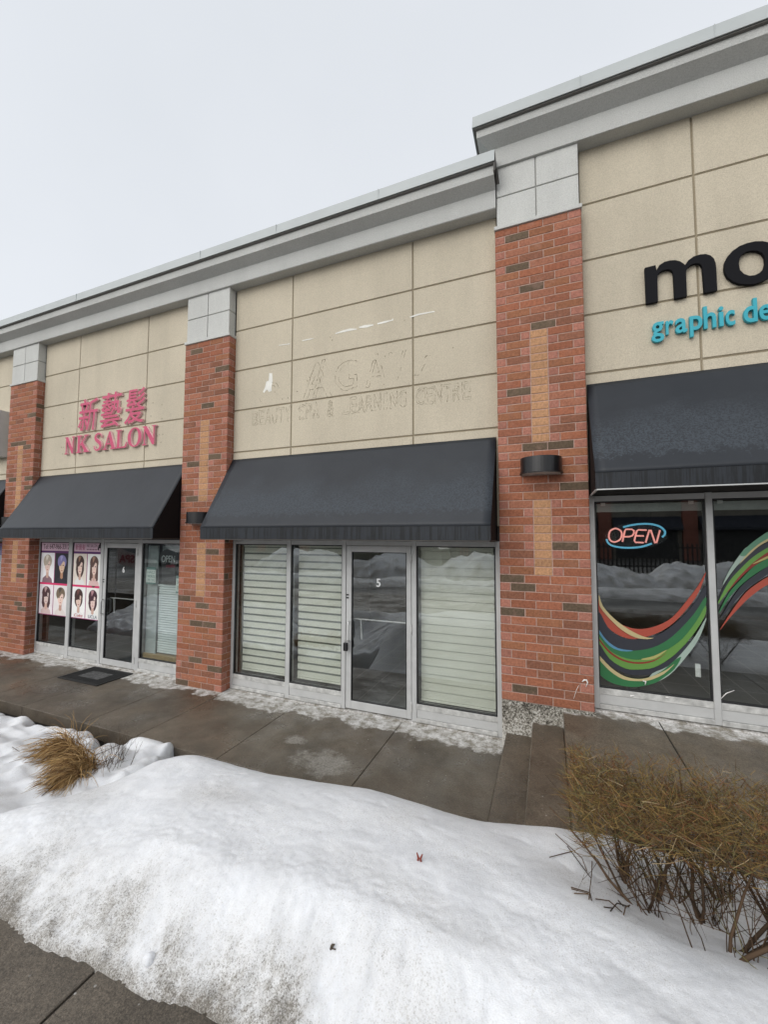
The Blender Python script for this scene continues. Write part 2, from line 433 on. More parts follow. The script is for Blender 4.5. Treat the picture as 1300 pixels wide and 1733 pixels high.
stucco_bay(0.41, 4.46, 2.95, 6.80, [1.484, 3.38], HI, True)

# ---- brick pillars
def bcol(kind):
    r = random.random()
    if kind == 'tan': c = (0.47, 0.26, 0.14)
    elif kind == 'dark': c = (0.135, 0.098, 0.066)
    elif kind == 'small': c = (0.38, 0.165, 0.12)
    else: c = random.choice([(0.325, 0.124, 0.072), (0.34, 0.132, 0.075), (0.29, 0.115, 0.070), (0.32, 0.138, 0.075), (0.255, 0.112, 0.070), (0.35, 0.148, 0.092)])
    k = random.uniform(0.88, 1.12)
    return tuple(x * k for x in c)
DARK = {
 1: [(0 + 218 / 4.558, 560 + 640 / 4.558), (145 / 4.558, 560 + 865 / 4.558), (88 / 4.558, 560 + 870 / 4.558), (232 / 4.558, 560 + 885 / 4.558), (195 / 4.558, 560 + 1138 / 4.558), (190 / 4.558, 560 + 1202 / 4.558), (72 / 4.558, 560 + 1140 / 4.558), (122 / 3.095, 880 + 243 / 3.095), (120 / 3.095, 880 + 293 / 3.095), (108 / 3.095, 880 + 437 / 3.095), (92 / 3.095, 880 + 462 / 3.095)],
 2: [(280 + a / 4.336, 560 + b / 4.336) for a, b in ((198, 140), (376, 267), (275, 545), (165, 968), (400, 900), (352, 1040), (157, 1225), (375, 1618))] + [(a / 3.095, 880 + b / 3.095) for a, b in ((960, 315), (985, 408), (1040, 443), (1095, 450), (1050, 540), (1125, 545), (1045, 735), (1087, 775), (972, 855))],
 3: [(857, 400.5), (961.8, 385.8), (858.9, 454), (916.8, 478.4), (903, 547.6), (861.5, 660.8), (924.6, 751.9), (969.6, 747.3), (954.6, 821.8), (975.4, 923.4), (883.6, 979.8), (868.5, 993), (959.4, 1026), (884.6, 1037), (870.5, 1166.7), (981.6, 1164.6)],
}
SIDEDARK = {1: [4.95, 4.7, 1.2], 2: [4.55, 2.24, 1.75], 3: [], 0: [], 4: []}
def brick(mb, o, u, n, a0, a1, z0, z1, proud, col):
    """one brick on the face at origin o, along u, facing n"""
    j = lambda: random.uniform(-0.0012, 0.0012)
    q = 0.005
    def pt(a, z, d): return o + u * a + n * d + Vector((0, 0, z))
    outer = [(a0 + j(), z0 + j()), (a1 + j(), z0 + j()), (a1 + j(), z1 + j()), (a0 + j(), z1 + j())]
    c = [(a0 + q, z0 + q), (a1 - q, z0 + q), (a1 - q, z1 - q), (a0 + q, z1 - q)]
    k = proud + random.uniform(-0.0015, 0.0015)
    F_ = [pt(a, z, k) for a, z in c]; G = [pt(a, z, k - 0.004) for a, z in outer]; H = [pt(a, z, -0.012) for a, z in outer]
    b = len(mb.v); mb.v += [tuple(p) for p in F_ + G + H]
    fs = [(0, 1, 2, 3)] + [(i, 4 + i, 4 + (i + 1) % 4, (i + 1) % 4) for i in range(4)] + [(4 + i, 8 + i, 8 + (i + 1) % 4, 4 + (i + 1) % 4) for i in range(4)]
    for f in fs: mb.f.append(tuple(b + i for i in f)); mb.mi.append(0); mb.c.append(col)
H_ = 0.0925
def pillar(idx, x0, x1, zb, high):
    pr = bpy.data.objects.new('brick_pillar', None)
    mb = MB(); W = x1 - x0; mj = 0.0095
    o = Vector((x0, 0, zb)); u = Vector((1, 0, 0)); n = Vector((0, -1, 0))
    dk = [(P(px, py, 4.8).x - x0, P(px, py, 4.8).z - zb) for px, py in DARK.get(idx, [])]
    if idx not in DARK: dk = [(random.uniform(0, W), random.uniform(0, 5.4)) for _ in range(12)]
    tans = [(15, 24), (31, 45)] if not high else [(15, 24), (31, 45)]
    for r in range(59):
        z0 = r * H_ + mj / 2; z1 = (r + 1) * H_ - mj / 2
        tan = any(a <= r < b for a, b in tans)
        s_ = 0.105; st = 0.257; segs = []
        if tan:
            tx0, tx1 = 0.372, 0.548
            if r % 2: L = [(0, 0.098, 'small'), (0.098 + mj, tx0 - mj, 'n')]; Rr = [(tx1 + mj, 0.655, 'small'), (0.655 + mj, W, 'n')]
            else: L = [(0, 0.262, 'n'), (0.262 + mj, tx0 - mj, 'small')]; Rr = [(tx1 + mj, 0.81, 'n'), (0.81 + mj, W, 'small')]
            segs = L + [(tx0, tx1, 'tan')] + Rr
        else:
            a = 0.0
            widths = [s_, st, st, W] if r % 2 else [st, st, st, W]
            for k_, wd in enumerate(widths):
                b = min(W, a + wd)
                kind = 'small' if (b - a) < 0.16 else 'n'
                segs.append((a, b, kind)); a = b + mj
                if a >= W - 0.02: break
        for (a, b, kd) in segs:
            if kd != 'tan' and any(a <= dx <= b and z0 - 0.006 <= dz <= z1 + 0.006 for dx, dz in dk): kd = 'dark'
            brick(mb, o, u, n, a, b, z0, z1, 0.004, bcol(kd))
        # returns on both sides
        for sgn, ox in ((1, x1), (-1, x0)):
            oo = Vector((ox, 0.005, zb)); uu = Vector((0, 1, 0)); nn = Vector((sgn, 0, 0))
            kd = 'dark' if (sgn > 0 and any(abs(zb + (z0 + z1) / 2 - q) < H_ / 2 for q in SIDEDARK.get(idx, []))) else 'n'
            if r % 2: brick(mb, oo, uu, nn, 0.0, 0.1745, z0, z1, 0.004, bcol(kd))
            else: brick(mb, oo, uu, nn, 0.0, 0.085, z0, z1, 0.004, bcol('small' if kd == 'n' else kd)); brick(mb, oo, uu, nn, 0.095, 0.1745, z0, z1, 0.004, bcol('n'))
    mb.box(x0 + 0.001, x1 - 0.001, 0.001, 0.30, zb, zb + 59 * H_, 1)
    ob = mb.build('brick_pillar', [M_BRICK, M_MORTAR], mall, attr='tint', fix=False)
    zt = zb + 59 * H_
    top = 6.745 if high else 6.248
    c = MB(); c.box(x0 - 0.012, x1 + 0.012, -0.022, 0.16, zt, zt + 0.045, 0, 0.003)
    c.build('ledge', M_CAP, ob)
    d = MB(); xm = (x0 + x1) / 2; zm = (zt + 0.045 + top) / 2; g = 0.006; a0 = x0 + 0.022; a1 = x1 - 0.016; zb_ = zt + 0.047
    for (p, q) in ((a0, xm - g), (xm + g, a1)):
        for (s1, s2) in ((zb_, zm - g), (zm + g, top)): d.box(p, q, -0.002, 0.14, s1, s2, 0, 0.004)
    d.box(a0 + 0.012, a1 - 0.012, 0.01, 0.132, zb_, top - 0.003, 1)
    d.build('capital', [M_CAP, M_GROOVE2], ob)
    return ob
M_GROOVE2 = stucco('stucco_grey_groove', (0.33, 0.33, 0.31), 0.05)
for i, (a, b, zb, hi) in enumerate(PIL): pillar(i, a, b, zb, hi)

# ---- foundations
fb = MB(); fb.box(-0.517, 0.425, -0.006, 0.32, -0.1, 0.513, 0, 0.006); fb.build('foundation', M_FOUND, mall)
fb = MB(); fb.box(0.427, 5.6, 0.13, 0.32, -0.1, 0.492, 0, 0.004); fb.build('foundation', M_STEP, mall)
fb = MB(); fb.box(-15.6, -0.52, 0.14, 0.34, -0.2, 0.008, 0, 0.004); fb.build('foundation', M_STEP, mall)

# ---- cornices: profile (o outwards from pillar plane, z) swept along a plan path with mitres
def cornice(path, prof, name, mats, mis, ends=True):
    mb = MB(); n = len(path); rings = []
    for i, (x, y) in enumerate(path):
        p = Vector((x, y)); dirs = []
        if i > 0: dirs.append((p - Vector(path[i - 1])).normalized())
        if i < n - 1: dirs.append((Vector(path[i + 1]) - p).normalized())
        nn = [Vector((d.y, -d.x)) for d in dirs]
        nv = nn[0] if len(nn) == 1 else (nn[0] + nn[1]) / (1 + nn[0].dot(nn[1]))
        rings.append([(x + nv.x * o, y + nv.y * o, z) for o, z in prof])
    for i in range(n - 1):
        for k in range(len(prof)):
            k2 = (k + 1) % len(prof)
            mb.face([rings[i][k], rings[i + 1][k], rings[i + 1][k2], rings[i][k2]], mis[k])
    if ends:
        mb.face(rings[0], mis[0]); mb.face(rings[-1][::-1], mis[0])
    o = mb.build(name, mats, mall, fix=False)
    bm = bmesh.new(); bm.from_mesh(o.data); bmesh.ops.remove_doubles(bm, verts=bm.verts[:], dist=1e-5); bmesh.ops.recalc_face_normals(bm, faces=bm.faces[:]); bm.to_mesh(bm_me := o.data); bm.free()
    return o
def prof_body(zs, zb, z1, z2, z3):   # soffit z, band bottom, band top, slope top, top
    return [(-0.16, zs), (-0.012, zs), (-0.008, zs - 0.004), (0.022, zs - 0.004), (0.030, zb + 0.006), (0.032, z1), (0.165, z2), (0.168, z3), (-0.16, z3)]
PL = prof_body(6.248, 6.246, 6.466, 6.545, 6.672)
PH = prof_body(6.748, 6.742, 6.977, 7.062, 7.165)
cornice([(-16.2, 0), (-0.503, 0)], PL, 'cornice', [M_CORN], [0] * 9)
cornice([(-0.53, 7.0), (-0.53, 0), (5.6, 0)], PH, 'cornice', [M_CORN], [0] * 9)
def cope(z0, z1): return [(0.16, z0), (0.20, z0 + 0.012), (0.203, z0 + 0.002), (0.212, z0 + 0.002), (0.205, z1), (-0.20, z1 + 0.02), (-0.20, z0)]
cornice([(-16.2, 0), (-0.490, 0)], cope(6.672, 6.812), 'coping', [M_COPE], [0] * 7)
cornice([(-0.53, 7.0), (-0.53, 0), (5.6, 0)], cope(7.165, 7.305), 'coping', [M_COPE], [0] * 7)
cornice([(-16.2, 0), (-0.503, 0)], [(0.169, 6.655), (0.196, 6.660), (0.196, 6.671), (0.169, 6.671)], 'shadow_strip', [M_SHADOW], [0] * 4)  # added dark strip, its colour stands in for the shadow line under the coping
cornice([(-0.53, 7.0), (-0.53, 0), (5.6, 0)], [(0.169, 7.148), (0.196, 7.153), (0.196, 7.164), (0.169, 7.164)], 'shadow_strip', [M_SHADOW], [0] * 4)
# dark shadow gap strip under copings and standing seams
for x in (-14.2, -11.1, -8.05, -5.0, -3.55, -1.95):
    mb = MB(); mb.box(x - 0.004, x + 0.004, -0.2145, -0.2, 6.676, 6.8115); mb.build('coping_seam', M_COPE, mall)
for x in (0.42, 1.6, 4.5):
    mb = MB(); mb.box(x - 0.004, x + 0.004, -0.2145, -0.205, 7.168, 7.3045); mb.build('coping_seam', M_COPE, mall)
mb = MB(); mb.box(-0.505, -0.485, -0.20, 0.1, 6.56, 6.80, 0, 0.003); mb.tube([(-0.478, -0.15, 6.62), (-0.47, -0.06, 6.50)], 0.02, 6); mb.build('flashing_end', M_DARKTRIM, mall)
# roof decks and raised side wall
mb = MB(); mb.box(-16.2, -0.56, 0.17, 14, 6.40, 6.55); mb.build('roof', M_ASPH, mall)
mb = MB(); mb.box(-0.35, 5.6, 0.17, 14, 6.90, 7.05); mb.build('roof', M_ASPH, mall)
mb = MB(); mb.box(-0.50, -0.36, 0.165, 7.0, 2.9, 7.06); mb.build('party_wall', M_CORN, mall)
for q in ((-16.2, -16.0, 0.17, 14, -0.2, 6.4), (5.42, 5.6, 0.17, 14, -0.2, 7.0), (-16.2, 5.6, 14.0, 14.2, -0.2, 6.4)):
    mb = MB(); mb.box(*q); mb.build('outer_wall', M_STUC, mall)

# ---- interiors
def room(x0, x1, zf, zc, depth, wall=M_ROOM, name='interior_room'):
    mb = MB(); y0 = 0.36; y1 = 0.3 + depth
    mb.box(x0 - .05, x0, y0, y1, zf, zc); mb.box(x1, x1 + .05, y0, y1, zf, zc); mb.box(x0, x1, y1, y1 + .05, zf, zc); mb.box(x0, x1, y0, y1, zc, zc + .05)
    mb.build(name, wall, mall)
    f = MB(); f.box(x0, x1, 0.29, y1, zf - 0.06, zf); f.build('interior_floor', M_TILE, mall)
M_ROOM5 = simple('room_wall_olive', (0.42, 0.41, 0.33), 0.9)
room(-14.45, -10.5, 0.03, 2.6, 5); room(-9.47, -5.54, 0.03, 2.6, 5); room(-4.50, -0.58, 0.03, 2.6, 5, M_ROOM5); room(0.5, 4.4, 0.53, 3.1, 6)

# ---- storefronts
def rail(mb, x0, x1, z0, z1, y0=YG, y1=YG + 0.10, ch=0.003, mi=0): mb.box(x0, x1, y0, y1, z0, z1, mi, ch)
def storefront(zf, posts, top, opens, bottoms):
    """posts: list of (x0,x1); opens: list of window spans between posts; zf threshold height"""
    mb = MB()
    zt = zf + top
    for (a, b) in posts: rail(mb, a, b, zf, zt + 0.005, YG - 0.006, YG + 0.11)
    for (a, b) in opens:
        rail(mb, a, b, zt - 0.060, zt)
    for (a, b) in bottoms:
        rail(mb, a, b, zf + 0.002, zf + 0.05, YG - 0.014, YG + 0.10, mi=1)
        rail(mb, a, b, zf + 0.052, zf + 0.150, YG + 0.004, YG + 0.10)
        rail(mb, a, b, zf + 0.152, zf + 0.215, YG - 0.003, YG + 0.10, mi=1)
    mb.build('storefront_frame', [M_ALU, M_ALU2], mall)
def window(x0, x1, z0, z1):
    mb = MB(); y0, y1 = YG + 0.012, YG + 0.05; t = 0.014
    mb.box(x0, x0 + t, y0, y1, z0, z1); mb.box(x1 - t, x1, y0, y1, z0, z1); mb.box(x0 + t, x1 - t, y0, y1, z0, z0 + t); mb.box(x0 + t, x1 - t, y0, y1, z1 - t, z1)
    wn = mb.build('window', M_GASKET, mall)
    g = MB(); g.box(x0 + t, x1 - t, YG + 0.025, YG + 0.031, z0 + t, z1 - t); g.build('pane', M_GLASS, wn)
    return wn
def door(x0, x1, zf, zt, number, side=1, numpos=None):
    mb = MB(); y0, y1 = YG + 0.002, YG + 0.048; w_ = 0.078
    mb.box(x0, x0 + w_, y0, y1, zf, zt, 0, 0.004); mb.box(x1 - w_ + 0.015, x1, y0, y1, zf, zt, 0, 0.004)
    mb.box(x0 + w_, x1 - w_ + 0.015, y0, y1, zt - 0.085, zt, 0, 0.004); mb.box(x0 + w_, x1 - w_ + 0.015, y0, y1, zf, zf + 0.105, 0, 0.004)
    d = mb.build('door', M_ALU, mall)
    gx0, gx1, gz0, gz1 = x0 + w_, x1 - w_ + 0.015, zf + 0.105, zt - 0.085
    g = MB(); t = 0.010
    for q in ((gx0, gx0 + t, gz0, gz1), (gx1 - t, gx1, gz0, gz1), (gx0 + t, gx1 - t, gz0, gz0 + t), (gx0 + t, gx1 - t, gz1 - t, gz1)): g.box(q[0], q[1], y0 + .006, y1 - .006, q[2], q[3])
    g.build('gasket', M_GASKET, d)
    g = MB(); g.box(gx0 + t, gx1 - t, YG + 0.022, YG + 0.028, gz0 + t, gz1 - t); g.build('pane', M_GLASS, d)
    # outside pull
    h = MB(); hx = x0 + 0.045; za, zb_ = zf + 0.89, zf + 1.15
    pts = [(hx - 0.01, y0, zb_), (hx + 0.012, y0 - 0.045, zb_ - 0.005), (hx + 0.022, y0 - 0.065, zb_ - 0.035), (hx + 0.022, y0 - 0.065, za + 0.035), (hx + 0.012, y0 - 0.045, za + 0.005), (hx - 0.01, y0, za)]
    h.tube(pts, 0.012, 8); h.box(hx - 0.022, hx + 0.002, y0 - 0.004, y0, zf + 0.99, zf + 1.05, 0, 0.002); h.build('handle', M_ALU, d)
    for hz in (zt - 0.16, zf + 1.12, zf + 0.16):
        q = MB(); q.tube([(x1 + 0.006, y0 - 0.012, hz - 0.06), (x1 + 0.006, y0 - 0.012, hz + 0.06)], 0.010, 8); q.build('hinge', M_ALU2, d)
    q = MB(); q.box(x0 + 0.002, x0 + 0.04, y0 - 0.003, y0, zf + 1.455, zf + 1.475); q.box(x0 + 0.002, x0 + 0.04, y0 - 0.003, y0, zf + 1.495, zf + 1.515, 0); q.build('latch_plate', M_BLACK, d)
    q = MB(); q.tube([(gx0 + 0.01, y1 + 0.05, zf + 1.17), (gx1 - 0.01, y1 + 0.05, zf + 1.17)], 0.011, 8); q.tube([(gx0 + 0.10, y1 + 0.05, zf + 1.17), (gx0 + 0.11, y1 + 0.06, zf + 0.90)], 0.012, 6); q.build('push_bar', M_ALU, d)
    q = MB(); add_text(q, number, *numpos, YG + 0.0195, 0.002, offset=0.02); q.build('door_number', WHITE, d)
    return d

# middle unit
storefront(0.012, [(-4.58, -4.512), (-3.553, -3.483), (-2.641, -2.580), (-1.634, -1.572), (-0.585, -0.527)], 2.252,
           [(-4.512, -3.553), (-3.483, -2.641), (-2.580, -1.634), (-1.572, -0.585)], [(-4.512, -3.553), (-3.483, -2.641), (-1.572, -0.585)])
for a, b in ((-4.512, -3.553), (-3.483, -2.641), (-1.572, -0.585)): window(a, b, 0.228, 2.203)
door(-2.575, -1.642, 0.025, 2.200, '5', numpos=(-2.135, -2.075, 1.655, 1.765))
# salon unit
storefront(0.006, [(-9.60, -9.515), (-8.588, -8.487), (-7.655, -7.578), (-6.672, -6.575), (-5.60, -5.50)], 2.250,
           [(-9.515, -8.588), (-8.487, -7.655), (-7.578, -6.672), (-6.575, -5.60)], [(-9.515, -8.588), (-8.487, -7.655), (-6.575, -5.60)])
for a, b in ((-9.515, -8.588), (-8.487, -7.655), (-6.575, -5.60)): window(a, b, 0.222, 2.195)
door(-7.573, -6.678, 0.018, 2.190, '6', numpos=(-7.085, -7.030, 1.665, 1.768))
# unit at the far left
storefront(0.006, [(-14.53, -14.45), (-13.1, -13.0), (-11.8, -11.7), (-10.53, -10.44)], 2.250, [(-14.45, -13.1), (-13.0, -11.8), (-11.7, -10.53)], [(-14.45, -13.1), (-13.0, -11.8), (-11.7, -10.53)])
for a, b in ((-14.45, -13.1), (-13.0, -11.8), (-11.7, -10.53)): window(a, b, 0.222, 2.195)
# raised unit at right
storefront(0.500, [(0.415, 0.478), (1.475, 1.532), (2.50, 2.56), (3.45, 3.51), (4.40, 4.46)], 2.275, [(0.478, 1.475), (1.532, 2.50), (2.56, 3.45), (3.51, 4.40)], [(0.478, 1.475), (1.532, 2.50), (2.56, 3.45), (3.51, 4.40)])
for a, b in ((0.478, 1.475), (1.532, 2.50), (2.56, 3.45), (3.51, 4.40)): window(a, b, 0.716, 2.716)
for (a, b, z0) in ((-14.5, -10.46, 2.262), (-9.52, -5.49, 2.262), (-4.55, -0.52, 2.268), (0.415, 4.455, 2.782)):
    mb = MB(); mb.box(a, b, YG + 0.02, YG + 0.12, z0, z0 + 0.30); mb.build('lintel', M_DARKTRIM, mall)

# ---- traces on the middle wall: glue outlines of removed letters, torn patches
M_TRACE = simple('glue_trace', (0.335, 0.295, 0.22), 0.95, 0, 0.35, 40)
def trace(txt, x0, x1, z0, z1, keep, r=0.004, seed=1):
    rnd = random.Random(seed); n = len(txt); wl = (x1 - x0) / n
    for k_, ch in enumerate(txt):
        if ch == ' ': continue
        me = text_mesh(ch, 0.0, 0.0, 5)
        co = np.array([v.co[:] for v in me.vertices]); a = co.min(0); b = co.max(0); mb = MB()
        wid = wl * (0.45 if ch == 'I' else 0.84); xa = x0 + k_ * wl + (wl - wid) / 2
        bm = bmesh.new(); bm.from_mesh(me)
        jit = {v.index: Vector((rnd.gauss(0, .004), 0, rnd.gauss(0, .005))) for v in bm.verts}
        def T(v):
            c = v.co; return Vector((xa + (c[0] - a[0]) / max(1e-5, b[0] - a[0]) * wid, YS + 0.0008, z0 + (c[1] - a[1]) / (b[1] - a[1]) * (z1 - z0))) + jit[v.index]
        for e in bm.edges:
            if len(e.link_faces) != 1: continue
            p, q = T(e.verts[0]), T(e.verts[1]); m_ = max(1, int((q - p).length / 0.025)); last = p
            for u_ in range(m_):
                t1 = p.lerp(q, (u_ + 1) / m_) + Vector((rnd.gauss(0, .0025), 0, rnd.gauss(0, .003)))
                if noise.noise(Vector((t1.x * 9, t1.z * 9, seed))) > keep: mb.tube([last, t1], r * rnd.uniform(0.4, 1.5), 4, caps=False)
                last = t1
            if rnd.random() < 0.16: mb.tube([p, p + Vector((0.004, 0, 0.004))], r * rnd.uniform(1.2, 2.6), 5)
        bm.free(); bpy.data.meshes.remove(me)
        if mb.v: mb.build('letter_stain', M_TRACE, mall, fix=False)
trace('BEAUTY SPA & LEARNING CENTRE', -4.20, -0.84, 4.02, 4.245, -0.30, 0.0032, 3)
def tr1(ch, a, b, z0, z1, keep, seed):
    trace(ch, P(a, 635, 4.934).x, P(b, 635, 4.934).x, z0, z1, keep, 0.0038, seed)
tr1('A', 508, 566, 4.30, 4.82, -0.12, 8); tr1('G', 564, 608, 4.36, 4.78, -0.14, 9); tr1('A', 616, 658, 4.36, 4.80, -0.12, 14)
tr1('/', 528, 552, 4.32, 4.86, -0.1, 15); tr1('V', 655, 690, 4.40, 4.78, 0.10, 16); tr1('/', 700, 730, 4.42, 4.66, -0.02, 17)
trace('O', -4.12, -3.66, 4.33, 4.66, 0.12, 0.004, 5)
M_TORN = simple('torn_foam', (0.72, 0.71, 0.66), 0.9)
mb = MB()
def pp(pts, Yr, sx=1.0, o=(0, 0)): return [P(o[0] + a / sx, o[1] + b / sx, Yr) for a, b in pts]
S3 = 2.708
def patch(mb, pts, Yr, dy, mi, o, s):
    q = MB(); q.prism(pp(pts, Yr, s, o), (0, dy, 0), mi); q.build('torn_patch', M_TORN, mall)
YR = 4.8 + YS - 0.003
mbt = None
patch(mbt, [(205, 682), (218, 682), (220, 718), (215, 748), (216, 763), (203, 768), (196, 757), (186, 765), (182, 772), (176, 768), (186, 745), (192, 720), (203, 716)], YR, 0.006, 0, (380, 380), S3)
patch(mbt, [(508, 498), (545, 485), (575, 477), (605, 478), (606, 482), (575, 488), (540, 495), (508, 503)], YR, 0.006, 0, (380, 380), S3)
patch(mbt, [(615, 470), (640, 462), (682, 458), (683, 463), (655, 472), (620, 476)], YR, 0.006, 0, (380, 380), S3)
patch(mbt, [(700, 453), (735, 443), (766, 438), (772, 430), (774, 440), (735, 452), (701, 459)], YR, 0.006, 0, (380, 380), S3)
patch(mbt, [(848, 424), (885, 410), (960, 397), (966, 401), (900, 414), (852, 428)], YR, 0.006, 0, (380, 380), S3)
patch(mbt, [(248, 553), (300, 545), (300, 549), (250, 556)], YR, 0.006, 0, (380, 380), S3)
patch(mbt, [(356, 531), (395, 523), (412, 522), (396, 527), (357, 535)], YR, 0.006, 0, (380, 380), S3)
for a, b in ((380, 717), (390, 700), (333, 765), (493, 530), (485, 517), (735, 604), (1048, 565), (688, 622), (265, 800), (290, 795), (230, 768), (825, 440)):
    p = P(380 + a / S3, 380 + b / S3, YR); mbh = MB(); mbh.tube([p, p + Vector((0, 0.004, 0))], 0.010, 6); mbh.build('screw_hole', M_TRACE, mall)
for a, b in ((110, 640), (815, 345), (1155, 287), (1258, 308), (1130, 440), (1258, 470), (788, 497), (903, 522), (1205, 668), (1230, 655), (1268, 652), (1245, 742), (95, 800), (118, 800), (108, 878), (215, 555), (120, 470), (430, 690), (1070, 300)):
    p = P(90 + a / 6.842, 640 + b / 6.842, YR); mbh = MB(); mbh.tube([p, p + Vector((0, 0.004, 0))], 0.013, 6); mbh.build('screw_hole', M_TRACE, mall)

# ================================================================== AWNINGS
def awning(x0, x1, dz, label, rim=False, wet=1.0):
    yt = YS - 0.004; yf = -0.48; zt = 3.512 + dz; zf = 2.442 + dz; zb = 2.288 + dz
    t = thing('awning', label, 'awning', ((x0 + x1) / 2, yt, zb), 'black awnings over the storefronts')
    n = 24; mb = MB()
    me_v = []; me_f = []; wv = []
    xs = [x0 + (x1 - x0) * i / 40 for i in range(41)]
    for j in range(n + 1):
        k = j / n
        for x in xs:
            sag = 0.012 * math.sin(math.pi * k) * (0.6 + 0.4 * math.sin(x * 3.1))
            me_v.append((x, yt + (yf - yt) * k, zt + (zf - zt) * k - sag)); wv.append(k * 0.97 * wet)
    W_ = len(xs)
    for j in range(n):
        for i in range(W_ - 1): me_f.append((j * W_ + i, j * W_ + i + 1, (j + 1) * W_ + i + 1, (j + 1) * W_ + i))
    o0 = parent_origin(t)
    me = bpy.data.meshes.new('canopy'); me.from_pydata([tuple(Vector(v) - o0) for v in me_v], [], me_f); me.materials.append(M_AWN)
    a = me.attributes.new('wet', 'FLOAT', 'POINT'); a.data.foreach_set('value', wv)
    me.polygons.foreach_set('use_smooth', [True] * len(me.polygons))
    o = bpy.data.objects.new('canopy', me); COL.objects.link(o); o.parent = t
    md = o.modifiers.new('thick', 'SOLIDIFY'); md.thickness = 0.006
    v = MB(); v.box(x0, x1, yf, yf + 0.012, zb, zf + 0.004, 0, 0.002); vo = v.build('valance', M_AWN, t)
    a = vo.data.attributes.new('wet', 'FLOAT', 'POINT'); a.data.foreach_set('value', [1.0] * len(vo.data.vertices))
    for sx in (x0, x1):
        d = 0.008 if sx == x0 else -0.008
        s = MB(); s.prism([(sx, yt, zt - 0.012), (sx, yf + 0.013, zf - 0.006), (sx, yf + 0.013, zb), (sx, yt, zb)], (d, 0, 0)); s.build('side_panel', M_AWN_SIDE, t)
    f = MB()
    f.box(x0 + .01, x1 - .01, yf - 0.003, yf + 0.02, zb - 0.012, zb - 0.001)
    for sx in (x0 + .002, x1 - .022): f.box(sx, sx + .02, yf + 0.021, yt, zb - 0.012, zb - 0.001)
    f.build('frame_rim', M_ALU if rim else M_DARKTRIM, t)
    for q in range(5):
        xx = x0 + 0.05 + (x1 - x0 - 0.1) * q / 4
        f = MB(); f.tube([(xx, yt - 0.02, zt - 0.06), (xx, yf + 0.04, zf - 0.03)], 0.012, 6); f.build('rib', M_ALU2, t)
    return t
awning(-14.50, -10.47, 0.0, 'black awning left of the leftmost brick pillar, mostly out of view', wet=0.4)
awning(-9.525, -5.495, 0.0, 'plain dry black awning over the salon with the pink lettering', wet=0.35)
awning(-4.555, -0.552, 0.0, 'wet-stained black awning over the door numbered 5 and its striped blinds')
awning(0.43, 4.45, 0.498, 'raised black awning under the teal lettering', rim=True)

# ================================================================== WALL LAMPS
def wall_lamp(x, z, label):
    t = thing('wall_lamp', label, 'wall lamp', (x, 0, z), 'black half-round lamps on the brick pillars')
    def hemi(rx, ry, z0, z1, y0=-0.0055):
        pts = [(x + rx * math.cos(a), y0 - ry * (math.sin(a) ** 0.85 if math.sin(a) > 0 else 0)) for a in [math.pi * i / 24 for i in range(25)]]
        return pts, z0, z1
    mb = MB()
    for (rx, ry, z0, z1) in ((0.216, 0.225, z - 0.070, z + 0.085), (0.224, 0.235, z - 0.088, z - 0.071)):
        pts, a, b = hemi(rx, ry, z0, z1); mb.prism([(p[0], p[1], a) for p in pts], (0, 0, b - a))
    o = mb.build('housing', M_LAMP, t)
    mb = MB(); pts, a, b = hemi(0.20, 0.20, z - 0.094, z - 0.0885); mb.prism([(p[0], p[1], a) for p in pts], (0, 0, b - a)); mb.build('lens', M_ALU2, t)
    return t
wall_lamp(-0.058, 3.11, 'black half-round wall lamp on the near brick pillar by the step-up')
wall_lamp(-5.02, 2.605, 'black wall lamp on the brick pillar beside the salon, half hidden by the awning')
wall_lamp(-9.99, 2.605, 'black wall lamp on the leftmost brick pillar, mostly behind an awning')

# ================================================================== SIGNS
ZS = YS - 0.045
def glyph_letter(name, polys, holes, parent, y, depth, mats):
    """filled outline with holes through a 2-D curve"""
    cu = bpy.data.curves.new(name, 'CURVE'); cu.dimensions = '2D'; cu.fill_mode = 'BOTH'; cu.extrude = depth / 2
    for poly in polys + holes:
        sp = cu.splines.new('POLY'); sp.points.add(len(poly) - 1); sp.use_cyclic_u = True
        for i, (a, b) in enumerate(poly): sp.points[i].co = (a, b, 0, 1)
    ob = bpy.data.objects.new(name, cu); me = bpy.data.meshes.new_from_object(ob); bpy.data.objects.remove(ob)
    o0 = parent_origin(parent)
    nrm = [p.normal.z for p in me.polygons]
    for v in me.vertices:
        a, b, c = v.co; v.co = Vector((a, y + depth / 2 - c, b)) - o0
    for mm in mats: me.materials.append(mm)
    for p, z in zip(me.polygons, nrm): p.material_index = 0 if abs(z) > 0.5 else len(mats) - 1
    o = bpy.data.objects.new(name, me); COL.objects.link(o); o.parent = parent
    me.name = name
    return o
def ell(cx, cz, rx, rz, n=36, sq=1.0):
    out = []
    for i in range(n):
        a = 2 * math.pi * i / n; c, s = math.cos(a), math.sin(a)
        out.append((cx + rx * math.copysign(abs(c) ** sq, c), cz + rz * math.copysign(abs(s) ** sq, s)))
    return out
